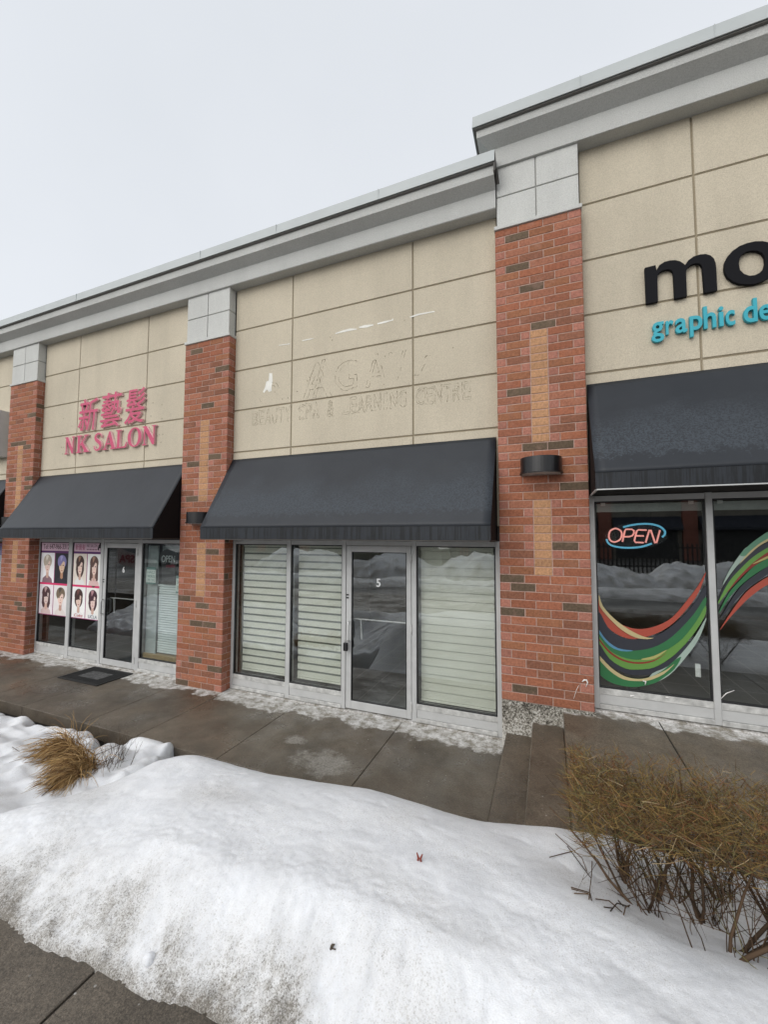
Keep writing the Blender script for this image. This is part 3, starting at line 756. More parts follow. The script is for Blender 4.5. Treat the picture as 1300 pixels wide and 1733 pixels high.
def serif(ch):
    if ch == 'N': return [[(0.02, 0), (0.30, 0), (0.30, 0.05), (0.21, 0.06), (0.21, 0.76), (0.72, 0), (0.86, 0), (0.86, 0.94), (0.96, 0.95), (0.96, 1), (0.68, 1), (0.68, 0.95), (0.78, 0.94), (0.78, 0.32), (0.30, 1), (0.02, 1), (0.02, 0.95), (0.13, 0.92), (0.13, 0.06), (0.02, 0.05)]], []
    if ch == 'K': return [[(0.02, 0), (0.40, 0), (0.40, 0.05), (0.31, 0.06), (0.31, 0.40), (0.38, 0.47), (0.64, 0.08), (0.58, 0.05), (0.58, 0), (1.0, 0), (1.0, 0.05), (0.90, 0.08), (0.52, 0.60), (0.80, 0.92), (0.93, 0.95), (0.93, 1), (0.60, 1), (0.60, 0.95), (0.70, 0.92), (0.31, 0.48), (0.31, 0.94), (0.40, 0.95), (0.40, 1), (0.02, 1), (0.02, 0.95), (0.12, 0.94), (0.12, 0.06), (0.02, 0.05)]], []
    if ch == 'L': return [[(0.02, 0), (0.95, 0), (1.0, 0.30), (0.94, 0.30), (0.82, 0.08), (0.36, 0.06), (0.36, 0.94), (0.48, 0.95), (0.48, 1), (0.02, 1), (0.02, 0.95), (0.14, 0.94), (0.14, 0.06), (0.02, 0.05)]], []
    if ch == 'A': return [[(0, 0), (0.30, 0), (0.30, 0.05), (0.20, 0.07), (0.27, 0.28), (0.60, 0.28), (0.67, 0.07), (0.57, 0.05), (0.57, 0), (1.0, 0), (1.0, 0.05), (0.91, 0.07), (0.54, 1.0), (0.46, 1.0), (0.11, 0.07), (0, 0.05)]], [[(0.30, 0.35), (0.43, 0.72), (0.57, 0.35)]]
    if ch == 'O': return [ell(0.5, 0.5, 0.49, 0.52)], [ell(0.5, 0.5, 0.27, 0.46)]
    if ch == 'S':
        cen = [(0.86, 0.72), (0.80, 0.88), (0.62, 0.965), (0.44, 0.955), (0.29, 0.87), (0.25, 0.75), (0.33, 0.63), (0.52, 0.53), (0.72, 0.42), (0.80, 0.27), (0.74, 0.12), (0.56, 0.045), (0.36, 0.04), (0.20, 0.14), (0.13, 0.30)]
        wd = [0.025, 0.035, 0.05, 0.055, 0.085, 0.105, 0.12, 0.125, 0.12, 0.105, 0.085, 0.055, 0.05, 0.035, 0.025]
        L, Rr = [], []
        for i, (x, z) in enumerate(cen):
            a = cen[max(0, i - 1)]; b = cen[min(len(cen) - 1, i + 1)]; dx, dz = b[0] - a[0], b[1] - a[1]; l = math.hypot(dx, dz)
            L.append((x - dz / l * wd[i], z + dx / l * wd[i] * 0.8)); Rr.append((x + dz / l * wd[i], z - dx / l * wd[i] * 0.8))
        return [L + Rr[::-1] + [(0.10, 0.0), (0.13, 0.30)][:0]], []
sg = thing('salon_sign', 'pink raised NK SALON lettering with three large characters above it on the beige wall', 'sign', (-7.47, ZS, 3.90))
def pxx(a): return P(90 + a / 6.842, 735, 4.9).x
for ch, a, b, dz in (('N', 145, 264, 0.0), ('K', 278, 425, 0), ('S', 468, 582, 0), ('A', 585, 738, 0), ('L', 732, 862, 0), ('O', 868, 1030, 0), ('N', 1036, 1202, 0)):
    x0, x1 = pxx(a), pxx(b); polys, holes = serif(ch)
    f = lambda q: [(x0 + u_ * (x1 - x0), 3.90 + v_ * 0.335) for u_, v_ in q]
    glyph_letter('letter', [f(q) for q in polys], [f(q) for q in holes], sg, ZS, 0.04, [PINK, PINKSIDE])
for ch, x0, x1, z0, z1, sh in (('新', -8.34, -7.78, 4.31, 4.93, 0.1), ('藝', -7.70, -7.13, 4.31, 4.96, 0.1), ('髮', -7.04, -6.52, 4.32, 4.95, 0.1)):
    mb = MB(); add_text(mb, ch, x0, x1, z0, z1, ZS, 0.04, 0, 1, offset=0.004, shear=sh); mb.build('character', [PINK, PINKSIDE], sg, fix=False)
ms = thing('shop_sign', 'raised black lowercase mo lettering with teal words graphic de below it', 'sign', (1.6, ZS, 4.8))
Z5 = 5.417
def p12(pts): return [(P(1060 + a / Z5, 390 + b / Z5, 4.8 + ZS).x, P(1060 + a / Z5, 390 + b / Z5, 4.8 + ZS).z) for a, b in pts]
glyph_letter('letter', [p12([(170, 345), (270, 320), (277, 368), (305, 320), (350, 290), (400, 277), (450, 274), (495, 285), (525, 305), (540, 318), (570, 275), (620, 240), (680, 222), (730, 218), (775, 232), (805, 260), (820, 300), (826, 340), (836, 550), (718, 574), (700, 345), (690, 318), (670, 304), (640, 302), (600, 312), (570, 335), (552, 365), (550, 400), (558, 603), (445, 627), (433, 400), (425, 375), (405, 360), (370, 358), (330, 370), (303, 390), (288, 420), (287, 460), (292, 652), (185, 674)])], [], ms, ZS, 0.035, [SBLACK])
glyph_letter('letter', [p12([(900, 345), (905, 290), (930, 240), (975, 190), (1040, 145), (1110, 118), (1180, 102), (1250, 100), (1310, 112), (1370, 150), (1400, 210), (1402, 290), (1380, 360), (1330, 420), (1260, 465), (1180, 490), (1110, 495), (1040, 490), (980, 468), (930, 430), (906, 385)])],
             [p12([(1033, 310), (1040, 260), (1065, 220), (1105, 195), (1150, 185), (1200, 187), (1245, 205), (1272, 245), (1278, 300), (1262, 350), (1225, 390), (1180, 412), (1130, 417), (1080, 400), (1045, 365)])], ms, ZS, 0.035, [SBLACK])
sx_ = 0.0
for ch, a, b, zt, zb in (('g', 230, 345, 4.575, 4.362), ('r', 362, 435, 4.572, 4.425), ('a', 450, 560, 4.575, 4.422), ('p', 582, 700, 4.577, 4.362), ('h', 712, 828, 4.655, 4.425), ('i', 853, 898, 4.628, 4.425), ('c', 915, 1002, 4.573, 4.42), ('d', 1082, 1210, 4.655, 4.42), ('e', 1226, 1345, 4.573, 4.42)):
    x0 = P(1060 + a / Z5, 545, 4.8 + ZS).x; x1 = P(1060 + b / Z5, 545, 4.8 + ZS).x
    mb = MB(); add_text(mb, ch, x0, x1, zb, zt, ZS, 0.035, offset=0.018); mb.build('letter', TEAL, ms, fix=False)
# sign cabinet at the far left
sb = MB(); sb.box(-13.9, -10.72, -0.05, YS - 0.001, 3.99, 4.98, 0, 0.006); sb.box(-13.86, -10.76, -0.052, -0.049, 4.03, 4.94, 1)
tag(sb.build('sign_cabinet', [M_ALU, simple('sign_face_grey', (0.45, 0.47, 0.5), 0.5)], loc=(-12.3, 0, 3.99)), 'grey sign cabinet on the beige wall left of the leftmost brick pillar', 'sign')

# ================================================================== WINDOW DISPLAYS
def zebra(x0, x1, z0, z1, label, pitch=0.104, gap=0.026, y=YG + 0.115, tone=1):
    t = thing('window_blind', label, 'blind', ((x0 + x1) / 2, y, z1), 'striped pale blinds behind the glass of the middle shop')
    mb = MB(); z = z0
    while z < z1 - 0.01:
        a, b = z, min(z + pitch - gap, z1)
        jit = random.uniform(-0.0015, 0.0015)
        mb.face([(x0, y + jit, a), (x1, y + jit, a), (x1, y + jit, b), (x0, y + jit, b)])
        mb.box(x0, x1, y + jit + 0.0005, y + jit + 0.0015, a, b); z += pitch
    mb.build('band', M_BLIND, t)
    s = MB(); s.box(x0 + .002, x1 - .002, y + 0.018, y + 0.019, z0, z1)
    s.build('sheer', M_SHEER if tone else simple('sheer_light', (0.62, 0.625, 0.545), 0.9), t)
    b_ = MB(); b_.box(x0, x1, y - 0.01, y + 0.012, z0 - 0.032, z0 - 0.004, 0, 0.003); b_.box(x0, x1, y - 0.02, y + 0.05, z1, z1 + 0.06, 0, 0.004)
    b_.build('rail', M_BLIND, t)
zebra(-4.43, -3.56, 0.30, 2.16, 'striped blind with dark gaps in the left window of the middle shop')
zebra(-3.42, -2.66, 0.30, 2.16, 'striped blind with dark gaps just left of the door numbered 5')
zebra(-1.545, -0.62, 0.27, 2.14, 'pale closed blind in the window right of the door numbered 5', 0.104, 0.010, tone=0)
# salon slat blind
t = thing('window_blind', 'pale blue half-lowered slat blind in the salon side window', 'blind', (-6.0, YG + .2, 1.4))
mb = MB()
for i in range(28):
    z = 0.33 + i * 0.040; mb.box(-6.28, -5.62, YG + .12, YG + .125, z, z + 0.030); mb.face([(-6.28, YG + .12, z), (-5.62, YG + .12, z), (-5.62, YG + .15, z + 0.038), (-6.28, YG + .15, z + 0.038)])
mb.build('slat', M_BLIND2, t, fix=False)
mb = MB(); mb.box(-6.30, -5.60, YG + .11, YG + .16, 1.452, 1.49, 0, .003); mb.build('rail', M_BLIND2, t)
bd = MB(); bd.box(-6.55, -6.30, YG + .10, YG + .12, 0.25, 2.15); bd.box(-6.30, -5.6, YG + .18, YG + .2, 1.44, 2.15)
tag(bd.build('backing_board', simple('board_grey', (0.34, 0.39, 0.39), 0.8), loc=(-6.4, .3, .2)), 'grey backing board behind the round open sign in the salon window', 'board')
bd = MB(); bd.box(-6.56, -5.62, YG + .06, YG + .16, 0.225, 0.305, 0, .004)
tag(bd.build('window_ledge', simple('tan_wood', (0.36, 0.27, 0.15), 0.7), loc=(-6.1, .25, .22)), 'tan wooden ledge at the foot of the salon side window', 'ledge')
# salon round-headed OPEN board
t = thing('open_sign', 'unlit dark round-headed open sign in the salon side window', 'sign', (-6.0, YG + .07, 1.5))
mb = MB(); y = YG + .062
pts = [(-6.16, y, 1.50), (-5.84, y, 1.50), (-5.84, y, 1.78), (-5.80, y, 1.84)] + [(-6.0 + 0.225 * math.cos(a), y, 1.95 + 0.15 * math.sin(a)) for a in [math.pi * (-0.12 + 1.24 * i / 20) for i in range(21)]] + [(-6.16, y, 1.80)]
mb.prism(pts, (0, 0.012, 0)); mb.build('board', simple('board_black', (0.010, 0.012, 0.013), 0.6), t)
mb = MB(); add_text(mb, 'OPEN', -6.17, -5.86, 1.875, 1.99, y - 0.004, 0.003); mb.build('lettering', simple('dim_white', (0.55, 0.60, 0.60), 0.5), t, fix=False)
mb = MB(); add_text(mb, 'nails', -6.06, -5.85, 1.785, 1.845, y - 0.004, 0.003, shear=0.2, offset=0.01); mb.build('lettering', flat('dim_red', (0.28, 0.02, 0.05)), t, fix=False)
def notice(x0, x1, z0, z1, label, col, lines, head=None):
    t = MB(); y = YG + 0.0385; t.box(x0, x1, y, y + 0.002, z0, z1, 0)
    if head: t.box(x0, x1, y - 0.001, y - 0.0002, z1 - 0.045, z1, 1); t.box(x0, x1, y - 0.001, y - 0.0002, z0, z0 + 0.03, 1)
    n = len(lines)
    for i, l in enumerate(lines):
        h = (z1 - z0 - 0.09) / n; zc = z1 - 0.055 - h * (i + 1)
        add_text(t, l, x0 + 0.02, x1 - 0.02, zc + h * 0.12, zc + h * 0.86, y - 0.001, 0.0008, 1)
    tag(t.build('notice', [PAPER, col], loc=((x0 + x1) / 2, y, z0), fix=False), label, 'notice')
GREY_T = flat('ink_green', (0.10, 0.22, 0.20))
notice(-6.50, -6.27, 1.49, 1.785, 'white paper notice with a green heading on the salon side window', GREY_T, ['NAILS', 'WAX', 'OPEN 7 DAYS'], True)
notice(-5.79, -5.66, 1.37, 1.66, 'narrow green-edged notice beside the brick pillar in the salon window', GREY_T, ['SAFE', 'ENTRY'], True)

# posters
def poster(x0, x1, z0, z1, label, cells, head):
    mats = []; idx = {}
    def mi(c):
        if c not in idx: idx[c] = len(mats); mats.append(flat('print_ink', c))
        return idx[c]
    mb = MB(); y = YG + 0.0235
    L = [0]
    def rect(a, b, c, d, col, lv): mb.box(a, b, y - 0.0004 * (lv + 1), y - 0.0004 * lv - 0.00005, c, d, mi(col))
    def poly(pts, col, lv): mb.prism([(a, y - 0.0004 * lv - 0.00005, b) for a, b in pts], (0, -0.0003, 0), mi(col))
    rect(x0, x1, z0, z1, (0.30, 0.03, 0.16), 0)
    rect(x0 + .01, x1 - .003, z1 - 0.168, z1 - 0.003, (0.68, 0.48, 0.58), 1)
    rect(x0 + .01, x1 - .003, z1 - 0.208, z1 - 0.172, (0.09, 0.02, 0.13), 1)
    head(mb, mi, y - 0.0012)
    zt = z1 - 0.212; zm0 = (z0 + zt) / 2; xm = (x0 + x1) / 2
    rect(x0, x1, zm0 - 0.018, zm0 + 0.018, (0.68, 0.03, 0.14), 1)
    boxes = [(x0 + .012, xm - .010, zm0 + .02, zt), (xm + .010, x1 - .006, zm0 + .02, zt), (x0 + .012, xm - .010, z0 + .012, zm0 - .02), (xm + .010, x1 - .006, z0 + .012, zm0 - .02)]
    for (a, b, c, d), S in zip(boxes, cells):
        W_, H2 = b - a, d - c
        X = lambda u_: a + u_ * W_
        Z = lambda v_: c + v_ * H2
        rect(a, b, c, d, S['bg'], 1)
        E_ = lambda cx, cz, rx, rz, n=22: [(X(cx) + rx * W_ * math.cos(6.2832 * i / n), Z(cz) + rz * H2 * math.sin(6.2832 * i / n)) for i in range(n)]
        # back hair, neck, shoulders
        if S['len'] > 0: poly(E_(0.5, 0.60 - S['len'] / 2, 0.30, 0.24 + S['len'] / 2), S['hair'], 2)
        poly([(X(.14), Z(0)), (X(.18), Z(.14)), (X(.40), Z(.24)), (X(.60), Z(.24)), (X(.84), Z(.13)), (X(.90), Z(0))], S['shirt'], 3)
        poly([(X(.42), Z(.18)), (X(.42), Z(.42)), (X(.60), Z(.42)), (X(.60), Z(.18)), (X(.51), Z(.14))], S['skin2'], 4)
        poly(E_(0.5, 0.72, 0.31, 0.22), S['hair'], 5)
        poly([(X(.30), Z(.70)), (X(.32), Z(.50)), (X(.42), Z(.36)), (X(.51), Z(.33)), (X(.62), Z(.38)), (X(.69), Z(.52)), (X(.70), Z(.72)), (X(.5), Z(.80))], S['skin'], 6)
        if S['len'] > 0.05: 
            poly([(X(.30), Z(.74)), (X(.22), Z(.66)), (X(.20), Z(.60 - S['len'])), (X(.34), Z(.56 - S['len'])), (X(.37), Z(.50))], S['hair'], 7)
            poly([(X(.70), Z(.74)), (X(.79), Z(.66)), (X(.81), Z(.60 - S['len'])), (X(.67), Z(.56 - S['len'])), (X(.66), Z(.50))], S['hair'], 7)
        k = S.get('part', 0.35)
        poly([(X(.22), Z(.68)), (X(.26), Z(.86)), (X(.5), Z(.94)), (X(.72), Z(.88)), (X(.78), Z(.68)), (X(.70), Z(.70)), (X(.60), Z(.735)), (X(k), Z(.60)), (X(.29), Z(.56))], S['hair'], 8)
        poly([(X(.36), Z(.90)), (X(.50), Z(.93)), (X(.58), Z(.88)), (X(.42), Z(.72))], S['hi'], 9)
        for ex in (0.41, 0.60): poly(E_(ex, 0.60, 0.050, 0.016, 8), (0.03, 0.02, 0.02), 9 if ex > .5 else 7)
        poly(E_(0.51, 0.425, 0.055, 0.014, 8), (0.42, 0.10, 0.10), 7); poly([(X(.50), Z(.56)), (X(.53), Z(.49)), (X(.49), Z(.485))], S['skin2'], 7)
        if 'txt' in S:
            add_text(mb, S['txt'], X(.22), X(.86), Z(.03), Z(.13), y - 0.0045, 0.0004, mi(S['tc']), shear=S.get('sh', 0))
    tag(mb.build('poster', mats, loc=((x0 + x1) / 2, y, z0), fix=False), label, 'poster')
sk, sk2 = (0.80, 0.60, 0.52), (0.58, 0.38, 0.31)
bgl = (0.82, 0.76, 0.78)
def head1(mb, mi, y): add_text(mb, 'Tel: 647-966-3312', -9.44, -8.62, 2.055, 2.155, y, 0.0004, mi((0.10, 0.03, 0.05)), offset=0.006)
def head2(mb, mi, y):
    add_text(mb, '新藝髮', -8.43, -8.14, 2.045, 2.16, y, 0.0004, mi((0.35, 0.02, 0.10)), offset=0.0)
    add_text(mb, 'NK SALON', -8.10, -7.80, 2.105, 2.165, y, 0.0004, mi((0.12, 0.03, 0.06)), offset=0.0)
    add_text(mb, '•••••••', -8.10, -7.80, 2.05, 2.075, y, 0.0004, mi((0.12, 0.03, 0.06)))
    mb.prism([(-7.79, y, 2.07), (-7.76, y, 2.15), (-7.72, y, 2.185), (-7.68, y, 2.17), (-7.665, y, 2.11), (-7.68, y, 2.05), (-7.70, y, 2.02), (-7.71, y, 2.09), (-7.74, y, 2.09), (-7.75, y, 2.04)], (0, -0.0004, 0), mi((0.02, 0.01, 0.015)))
poster(-9.505, -8.595, 0.765, 2.192, 'salon poster with four hair portraits and a phone number heading', [
    dict(bg=(0.84, 0.84, 0.86), hair=(0.42, 0.36, 0.29), hi=(0.72, 0.68, 0.60), skin=(0.70, 0.52, 0.46), skin2=sk2, shirt=(0.24, 0.14, 0.17), len=0.0, part=0.52),
    dict(bg=(0.012, 0.012, 0.02), hair=(0.22, 0.20, 0.42), hi=(0.38, 0.36, 0.62), skin=(0.70, 0.50, 0.36), skin2=(0.45, 0.24, 0.14), shirt=(0.02, 0.02, 0.03), len=0.0, part=0.42),
    dict(bg=bgl, hair=(0.07, 0.03, 0.035), hi=(0.45, 0.30, 0.30), skin=(0.70, 0.56, 0.52), skin2=sk2, shirt=(0.62, 0.48, 0.46), len=0.26, part=0.60),
    dict(bg=(0.80, 0.76, 0.75), hair=(0.18, 0.13, 0.085), hi=(0.08, 0.06, 0.05), skin=sk, skin2=(0.52, 0.30, 0.24), shirt=(0.72, 0.66, 0.62), len=0.0, part=0.42)], head1)
poster(-8.478, -7.662, 0.765, 2.192, 'salon poster with four long and short dark-haired portraits beside the door numbered 6', [
    dict(bg=(0.78, 0.70, 0.62), hair=(0.05, 0.022, 0.018), hi=(0.30, 0.16, 0.10), skin=sk, skin2=sk2, shirt=(0.78, 0.77, 0.75), len=0.14, part=0.45),
    dict(bg=(0.86, 0.86, 0.84), hair=(0.11, 0.055, 0.045), hi=(0.38, 0.22, 0.16), skin=sk, skin2=sk2, shirt=(0.70, 0.48, 0.46), len=0.42, part=0.45),
    dict(bg=(0.86, 0.86, 0.84), hair=(0.045, 0.016, 0.014), hi=(0.16, 0.06, 0.05), skin=(0.74, 0.56, 0.48), skin2=sk2, shirt=(0.80, 0.80, 0.79), len=0.03, part=0.58, txt='Coke', tc=(0.50, 0.02, 0.04), sh=0.25),
    dict(bg=(0.84, 0.82, 0.78), hair=(0.055, 0.015, 0.025), hi=(0.42, 0.22, 0.24), skin=(0.74, 0.55, 0.50), skin2=sk2, shirt=(0.80, 0.81, 0.80), len=0.12, part=0.55, txt='UCLA', tc=(0.04, 0.05, 0.09))], head2)
# coloured display in the far-left window
mb = MB(); mb.box(-11.6, -10.62, YG + .04, YG + .045, 0.9, 2.15, 0); mb.box(-11.5, -10.7, YG + .036, YG + .0395, 1.1, 1.9, 1)
tag(mb.build('window_poster', [flat('poster_violet', (0.22, 0.17, 0.42)), flat('poster_pale', (0.6, 0.6, 0.7))], loc=(-11.1, .2, .9)), 'violet window poster left of the leftmost brick pillar', 'poster')
nn_ = thing('neon_lamp', 'small red glowing lamp under the awning left of the leftmost brick pillar', 'lamp', (-10.6, -0.3, 2.52))
mb = MB()
for k in range(3): mb.tube([(-10.62 + .0 * k, -0.20, 2.46 + .05 * k), (-10.5, -0.20, 2.46 + .05 * k)], 0.03, 8)
mb.build('glow_tube', emis('red_glow', (0.5, 0.01, 0.03), 0.6), nn_)

# neon OPEN sign in the raised unit
t = thing('neon_sign', 'lit pink and blue neon open sign hanging inside the shop window', 'sign', (0.85, YG + .10, 2.34))
YN = 4.8 + YG + 0.10
def nq(pts): return [P(1000 + a / 8.667, 850 + b / 8.667, YN) for a, b in pts]
NP = emis('neon_pink', (0.85, 0.34, 0.30), 0.95); NB = emis('neon_blue', (0.10, 0.36, 0.52), 0.95)
def smooth_path(pts, n=5, closed=False):
    out = []; L_ = len(pts); rng = range(L_) if closed else range(L_ - 1)
    for i in rng:
        p0, p1, p2, p3 = (pts[(i - 1) % L_] if closed else pts[max(0, i - 1)]), pts[i], pts[(i + 1) % L_], (pts[(i + 2) % L_] if closed else pts[min(L_ - 1, i + 2)])
        for k in range(n):
            s = k / n
            out.append(0.5 * ((2 * p1) + (-p0 + p2) * s + (2 * p0 - 5 * p1 + 4 * p2 - p3) * s * s + (-p0 + 3 * p1 - 3 * p2 + p3) * s ** 3))
    out.append(pts[0] if closed else pts[-1]); return out
tubes = [
    (smooth_path(nq([(375, 385), (440, 420), (455, 480), (425, 550), (350, 582), (290, 560), (265, 500), (280, 430), (325, 395)]), 4, True), NP),
    (nq([(465, 580), (500, 420), (515, 397), (600, 395), (632, 415), (635, 450), (610, 490), (565, 505), (485, 505)]), NP),
    (nq([(820, 408), (700, 405), (675, 420), (640, 560), (655, 588), (775, 592)]), NP), (nq([(665, 492), (780, 494)]), NP),
    (nq([(805, 592), (860, 405), (880, 405), (945, 600), (965, 595), (1015, 408)]), NP)]
for pts, mt in tubes:
    mb = MB(); mb.tube(pts, 0.0085, 6); mb.build('letter_tube', mt, t, smooth=True)
for q in ([(475, 365), (600, 335), (740, 318), (880, 320), (1000, 350), (1070, 400), (1090, 440), (1080, 480), (1048, 512)], [(232, 540), (250, 590), (310, 635), (420, 660), (560, 668), (700, 660), (800, 638), (895, 605)]):
    mb = MB(); mb.tube(smooth_path(nq(q), 4), 0.010, 6); mb.build('arc_tube', NB, t, smooth=True)
mb = MB(); c = nq([(660, 490)])[0]; mb.prism([(c.x + 0.29 * math.cos(6.2832 * i / 40), YG + .118, c.z + 0.135 * math.sin(6.2832 * i / 40)) for i in range(40)], (0, .006, 0)); mb.build('backing', simple('clear_back', (0.012, 0.014, 0.016), 0.25), t)
mb = MB(); mb.tube([(c.x - .15, YG + .12, c.z + .1), (c.x - .15, YG + .12, 2.72)], .002, 4); mb.tube([(c.x + .15, YG + .12, c.z + .1), (c.x + .15, YG + .12, 2.72)], .002, 4); mb.build('wire', M_BLACK, t)

# swoosh decals
def decal(name, label, o, s, items):
    mats = []; idx = {}; mb = MB()
    for k, (c, pts) in enumerate(items):
        if c not in idx: idx[c] = len(mats); mats.append(flat('vinyl', tuple(q * 0.82 for q in c), 0.5))
        y = YG + 0.0105 + 0.0009 * (len(items) - k)
        pl = [P(o[0] + v_.x / s, o[1] + v_.y / s, 4.8 + y) for v_ in smooth_path([Vector((a, b, 0)) for a, b in pts], 3, True)]
        mb.prism(pl, (0, 0.0004, 0), idx[c])
    ob = mb.build(name, mats, loc=(P(o[0] + items[0][1][0][0] / s, o[1], 4.8 + YG).x, YG + .04, 0.8), fix=False)
    tag(ob, label, 'window decal', 'ribbon decals on the shop windows'); return ob
RED, CRM, NAV, BLU, GRN, LGR, DRD, YEL, PAL, PGR = (0.42, 0.075, 0.045), (0.55, 0.46, 0.24), (0.03, 0.033, 0.045), (0.10, 0.28, 0.44), (0.03, 0.17, 0.06), (0.13, 0.30, 0.06), (0.25, 0.03, 0.02), (0.45, 0.42, 0.15), (0.36, 0.46, 0.40), (0.12, 0.28, 0.18)
def clipx(pts, a, b): return [(min(max(x, a), b), y) for x, y in pts]
W1 = [
 (RED, [(105, 800), (140, 870), (200, 930), (290, 975), (370, 985), (460, 965), (550, 915), (640, 810), (700, 730), (748, 655), (748, 670), (700, 775), (640, 860), (560, 945), (480, 1000), (400, 1030), (320, 1045), (240, 1025), (170, 975), (105, 885)]),
 (NAV, [(105, 885), (170, 975), (240, 1028), (320, 1047), (420, 1033), (500, 1000), (600, 920), (680, 830), (745, 730), (745, 800), (680, 892), (600, 982), (520, 1052), (430, 1097), (330, 1113), (240, 1107), (160, 1062), (105, 1000)]),
 (GRN, [(105, 1000), (160, 1060), (240, 1105), (330, 1112), (430, 1095), (520, 1050), (600, 980), (680, 890), (745, 798), (745, 850), (690, 938), (610, 1040), (530, 1102), (440, 1148), (360, 1163), (280, 1158), (180, 1112), (105, 1030)]),
 (BLU, [(105, 990), (160, 1048), (230, 1098), (320, 1112), (250, 1115), (180, 1085), (105, 1012)]),
 (LGR, [(105, 1030), (180, 1111), (280, 1158), (370, 1164), (450, 1149), (530, 1100), (610, 1040), (690, 938), (745, 850), (745, 900), (690, 990), (610, 1090), (530, 1160), (440, 1211), (350, 1223), (270, 1216), (180, 1160), (105, 1070)]),
 (DRD, [(105, 1052), (180, 1128), (260, 1174), (350, 1190), (440, 1175), (520, 1120), (445, 1165), (350, 1180), (260, 1163), (180, 1113), (105, 1040)]),
 (YEL, [(370, 1160), (440, 1143), (518, 1106), (450, 1157), (380, 1167)]),
 (NAV, [(105, 1070), (180, 1160), (270, 1217), (350, 1224), (440, 1212), (540, 1155), (640, 1060), (640, 1085), (540, 1192), (450, 1242), (370, 1256), (280, 1247), (190, 1204), (105, 1135)]),
 (PAL, [(430, 1246), (520, 1205), (600, 1130), (680, 1030), (742, 925), (742, 945), (700, 1050), (620, 1160), (530, 1256), (440, 1302), (400, 1300)]),
 (GRN, [(105, 1150), (180, 1215), (270, 1262), (350, 1277), (430, 1262), (500, 1222), (560, 1170), (600, 1150), (560, 1220), (490, 1275), (440, 1304), (340, 1325), (250, 1318), (170, 1290), (105, 1240)]),
 (CRM, [(105, 1140), (190, 1213), (270, 1263), (350, 1278), (420, 1266), (510, 1226), (560, 1190), (500, 1248), (420, 1284), (350, 1291), (260, 1280), (180, 1230), (105, 1162)]),
 (CRM, [(105, 785), (140, 850), (200, 918), (270, 973), (340, 1013), (400, 1035), (440, 1037), (400, 1045), (330, 1035), (250, 990), (180, 925), (130, 865), (105, 830)])]
decal('window_decal', 'sweeping green and red ribbon decal under the neon open sign', (980, 780), 3.466, [(c, clipx(p, 118 if True else 105, 742)) for c, p in W1])
W2 = [
 (PAL, [(250, 835), (290, 730), (360, 600), (480, 430), (560, 345), (600, 400), (560, 450), (430, 590), (330, 720)]),
 (PGR, [(470, 443), (600, 310), (720, 220), (829, 150), (980, 90), (1150, 70), (1150, 140), (980, 175), (829, 250), (700, 320), (560, 450)]),
 (CRM, [(1150, 135), (980, 165), (829, 238), (700, 315), (560, 440), (460, 570), (560, 470), (700, 345), (829, 270), (980, 200), (1150, 165)]),
 (NAV, [(1150, 165), (980, 200), (829, 280), (700, 350), (560, 470), (400, 640), (260, 860), (190, 1010), (230, 960), (330, 790), (480, 620), (640, 470), (829, 350), (980, 275), (1150, 230)]),
 (LGR, [(1150, 230), (980, 275), (829, 350), (640, 470), (480, 620), (330, 790), (190, 1040), (200, 1062), (340, 880), (480, 720), (620, 580), (829, 420), (980, 350), (1150, 320)]),
 (DRD, [(829, 410), (640, 545), (500, 680), (420, 770), (300, 930), (420, 800), (540, 680), (660, 580), (829, 470)]),
 (YEL, [(829, 458), (650, 549), (660, 555), (829, 488)]),
 (GRN, [(1150, 400), (980, 420), (829, 490), (650, 590), (480, 760), (330, 930), (205, 1170), (225, 1160), (360, 960), (520, 800), (680, 680), (829, 590), (980, 520), (1150, 480)]),
 (NAV, [(1150, 480), (980, 520), (829, 590), (680, 690), (520, 812), (380, 990), (200, 1290), (230, 1250), (400, 1050), (560, 880), (700, 780), (829, 690), (980, 620), (1150, 570)]),
 (RED, [(1150, 640), (980, 660), (829, 725), (720, 790), (560, 910), (430, 1070), (320, 1230), (210, 1410), (330, 1260), (450, 1130), (580, 1000), (720, 890), (829, 825), (980, 770), (1150, 745)])]
decal('window_decal', 'rising green and red ribbon decal in the second window from the near brick pillar', (1190, 880), 7.536, [(c, clipx(p, 195, 1150)) for c, p in W2])
# roller shade heads and white brackets
mb = MB(); mb.box(0.50, 1.46, YG + .05, YG + .11, 2.60, 2.69, 0, .004); mb.box(1.54, 2.49, YG + .05, YG + .11, 2.60, 2.69, 0, .004)
tag(mb.build('roller_shade', simple('shade_grey', (0.40, 0.44, 0.43), 0.7), loc=(1.5, .25, 2.6)), 'rolled-up grey shade along the top of the neon shop windows', 'shade')
for x, z, h, lab in ((0.545, 2.665, .035, 'small white bracket above the neon open sign, nearest the brick pillar'), (1.345, 2.665, .035, 'small white bracket just left of the upright frame post in the neon shop window'), (1.585, 2.665, .035, 'small white bracket just right of the upright frame post in the neon shop window'), (1.345, .93, .13, 'white plastic box low behind the glass at the right end of the ribbon decal')):
    mb = MB(); mb.box(x, x + .045, YG + .036, YG + .05, z, z + h, 0, .003); mb.box(x + .008, x + .037, YG + .0345, YG + .0358, z + h * .3, z + h * .7)
    tag(mb.build('bracket', WHITE, loc=(x, YG + .04, z)), lab, 'bracket')

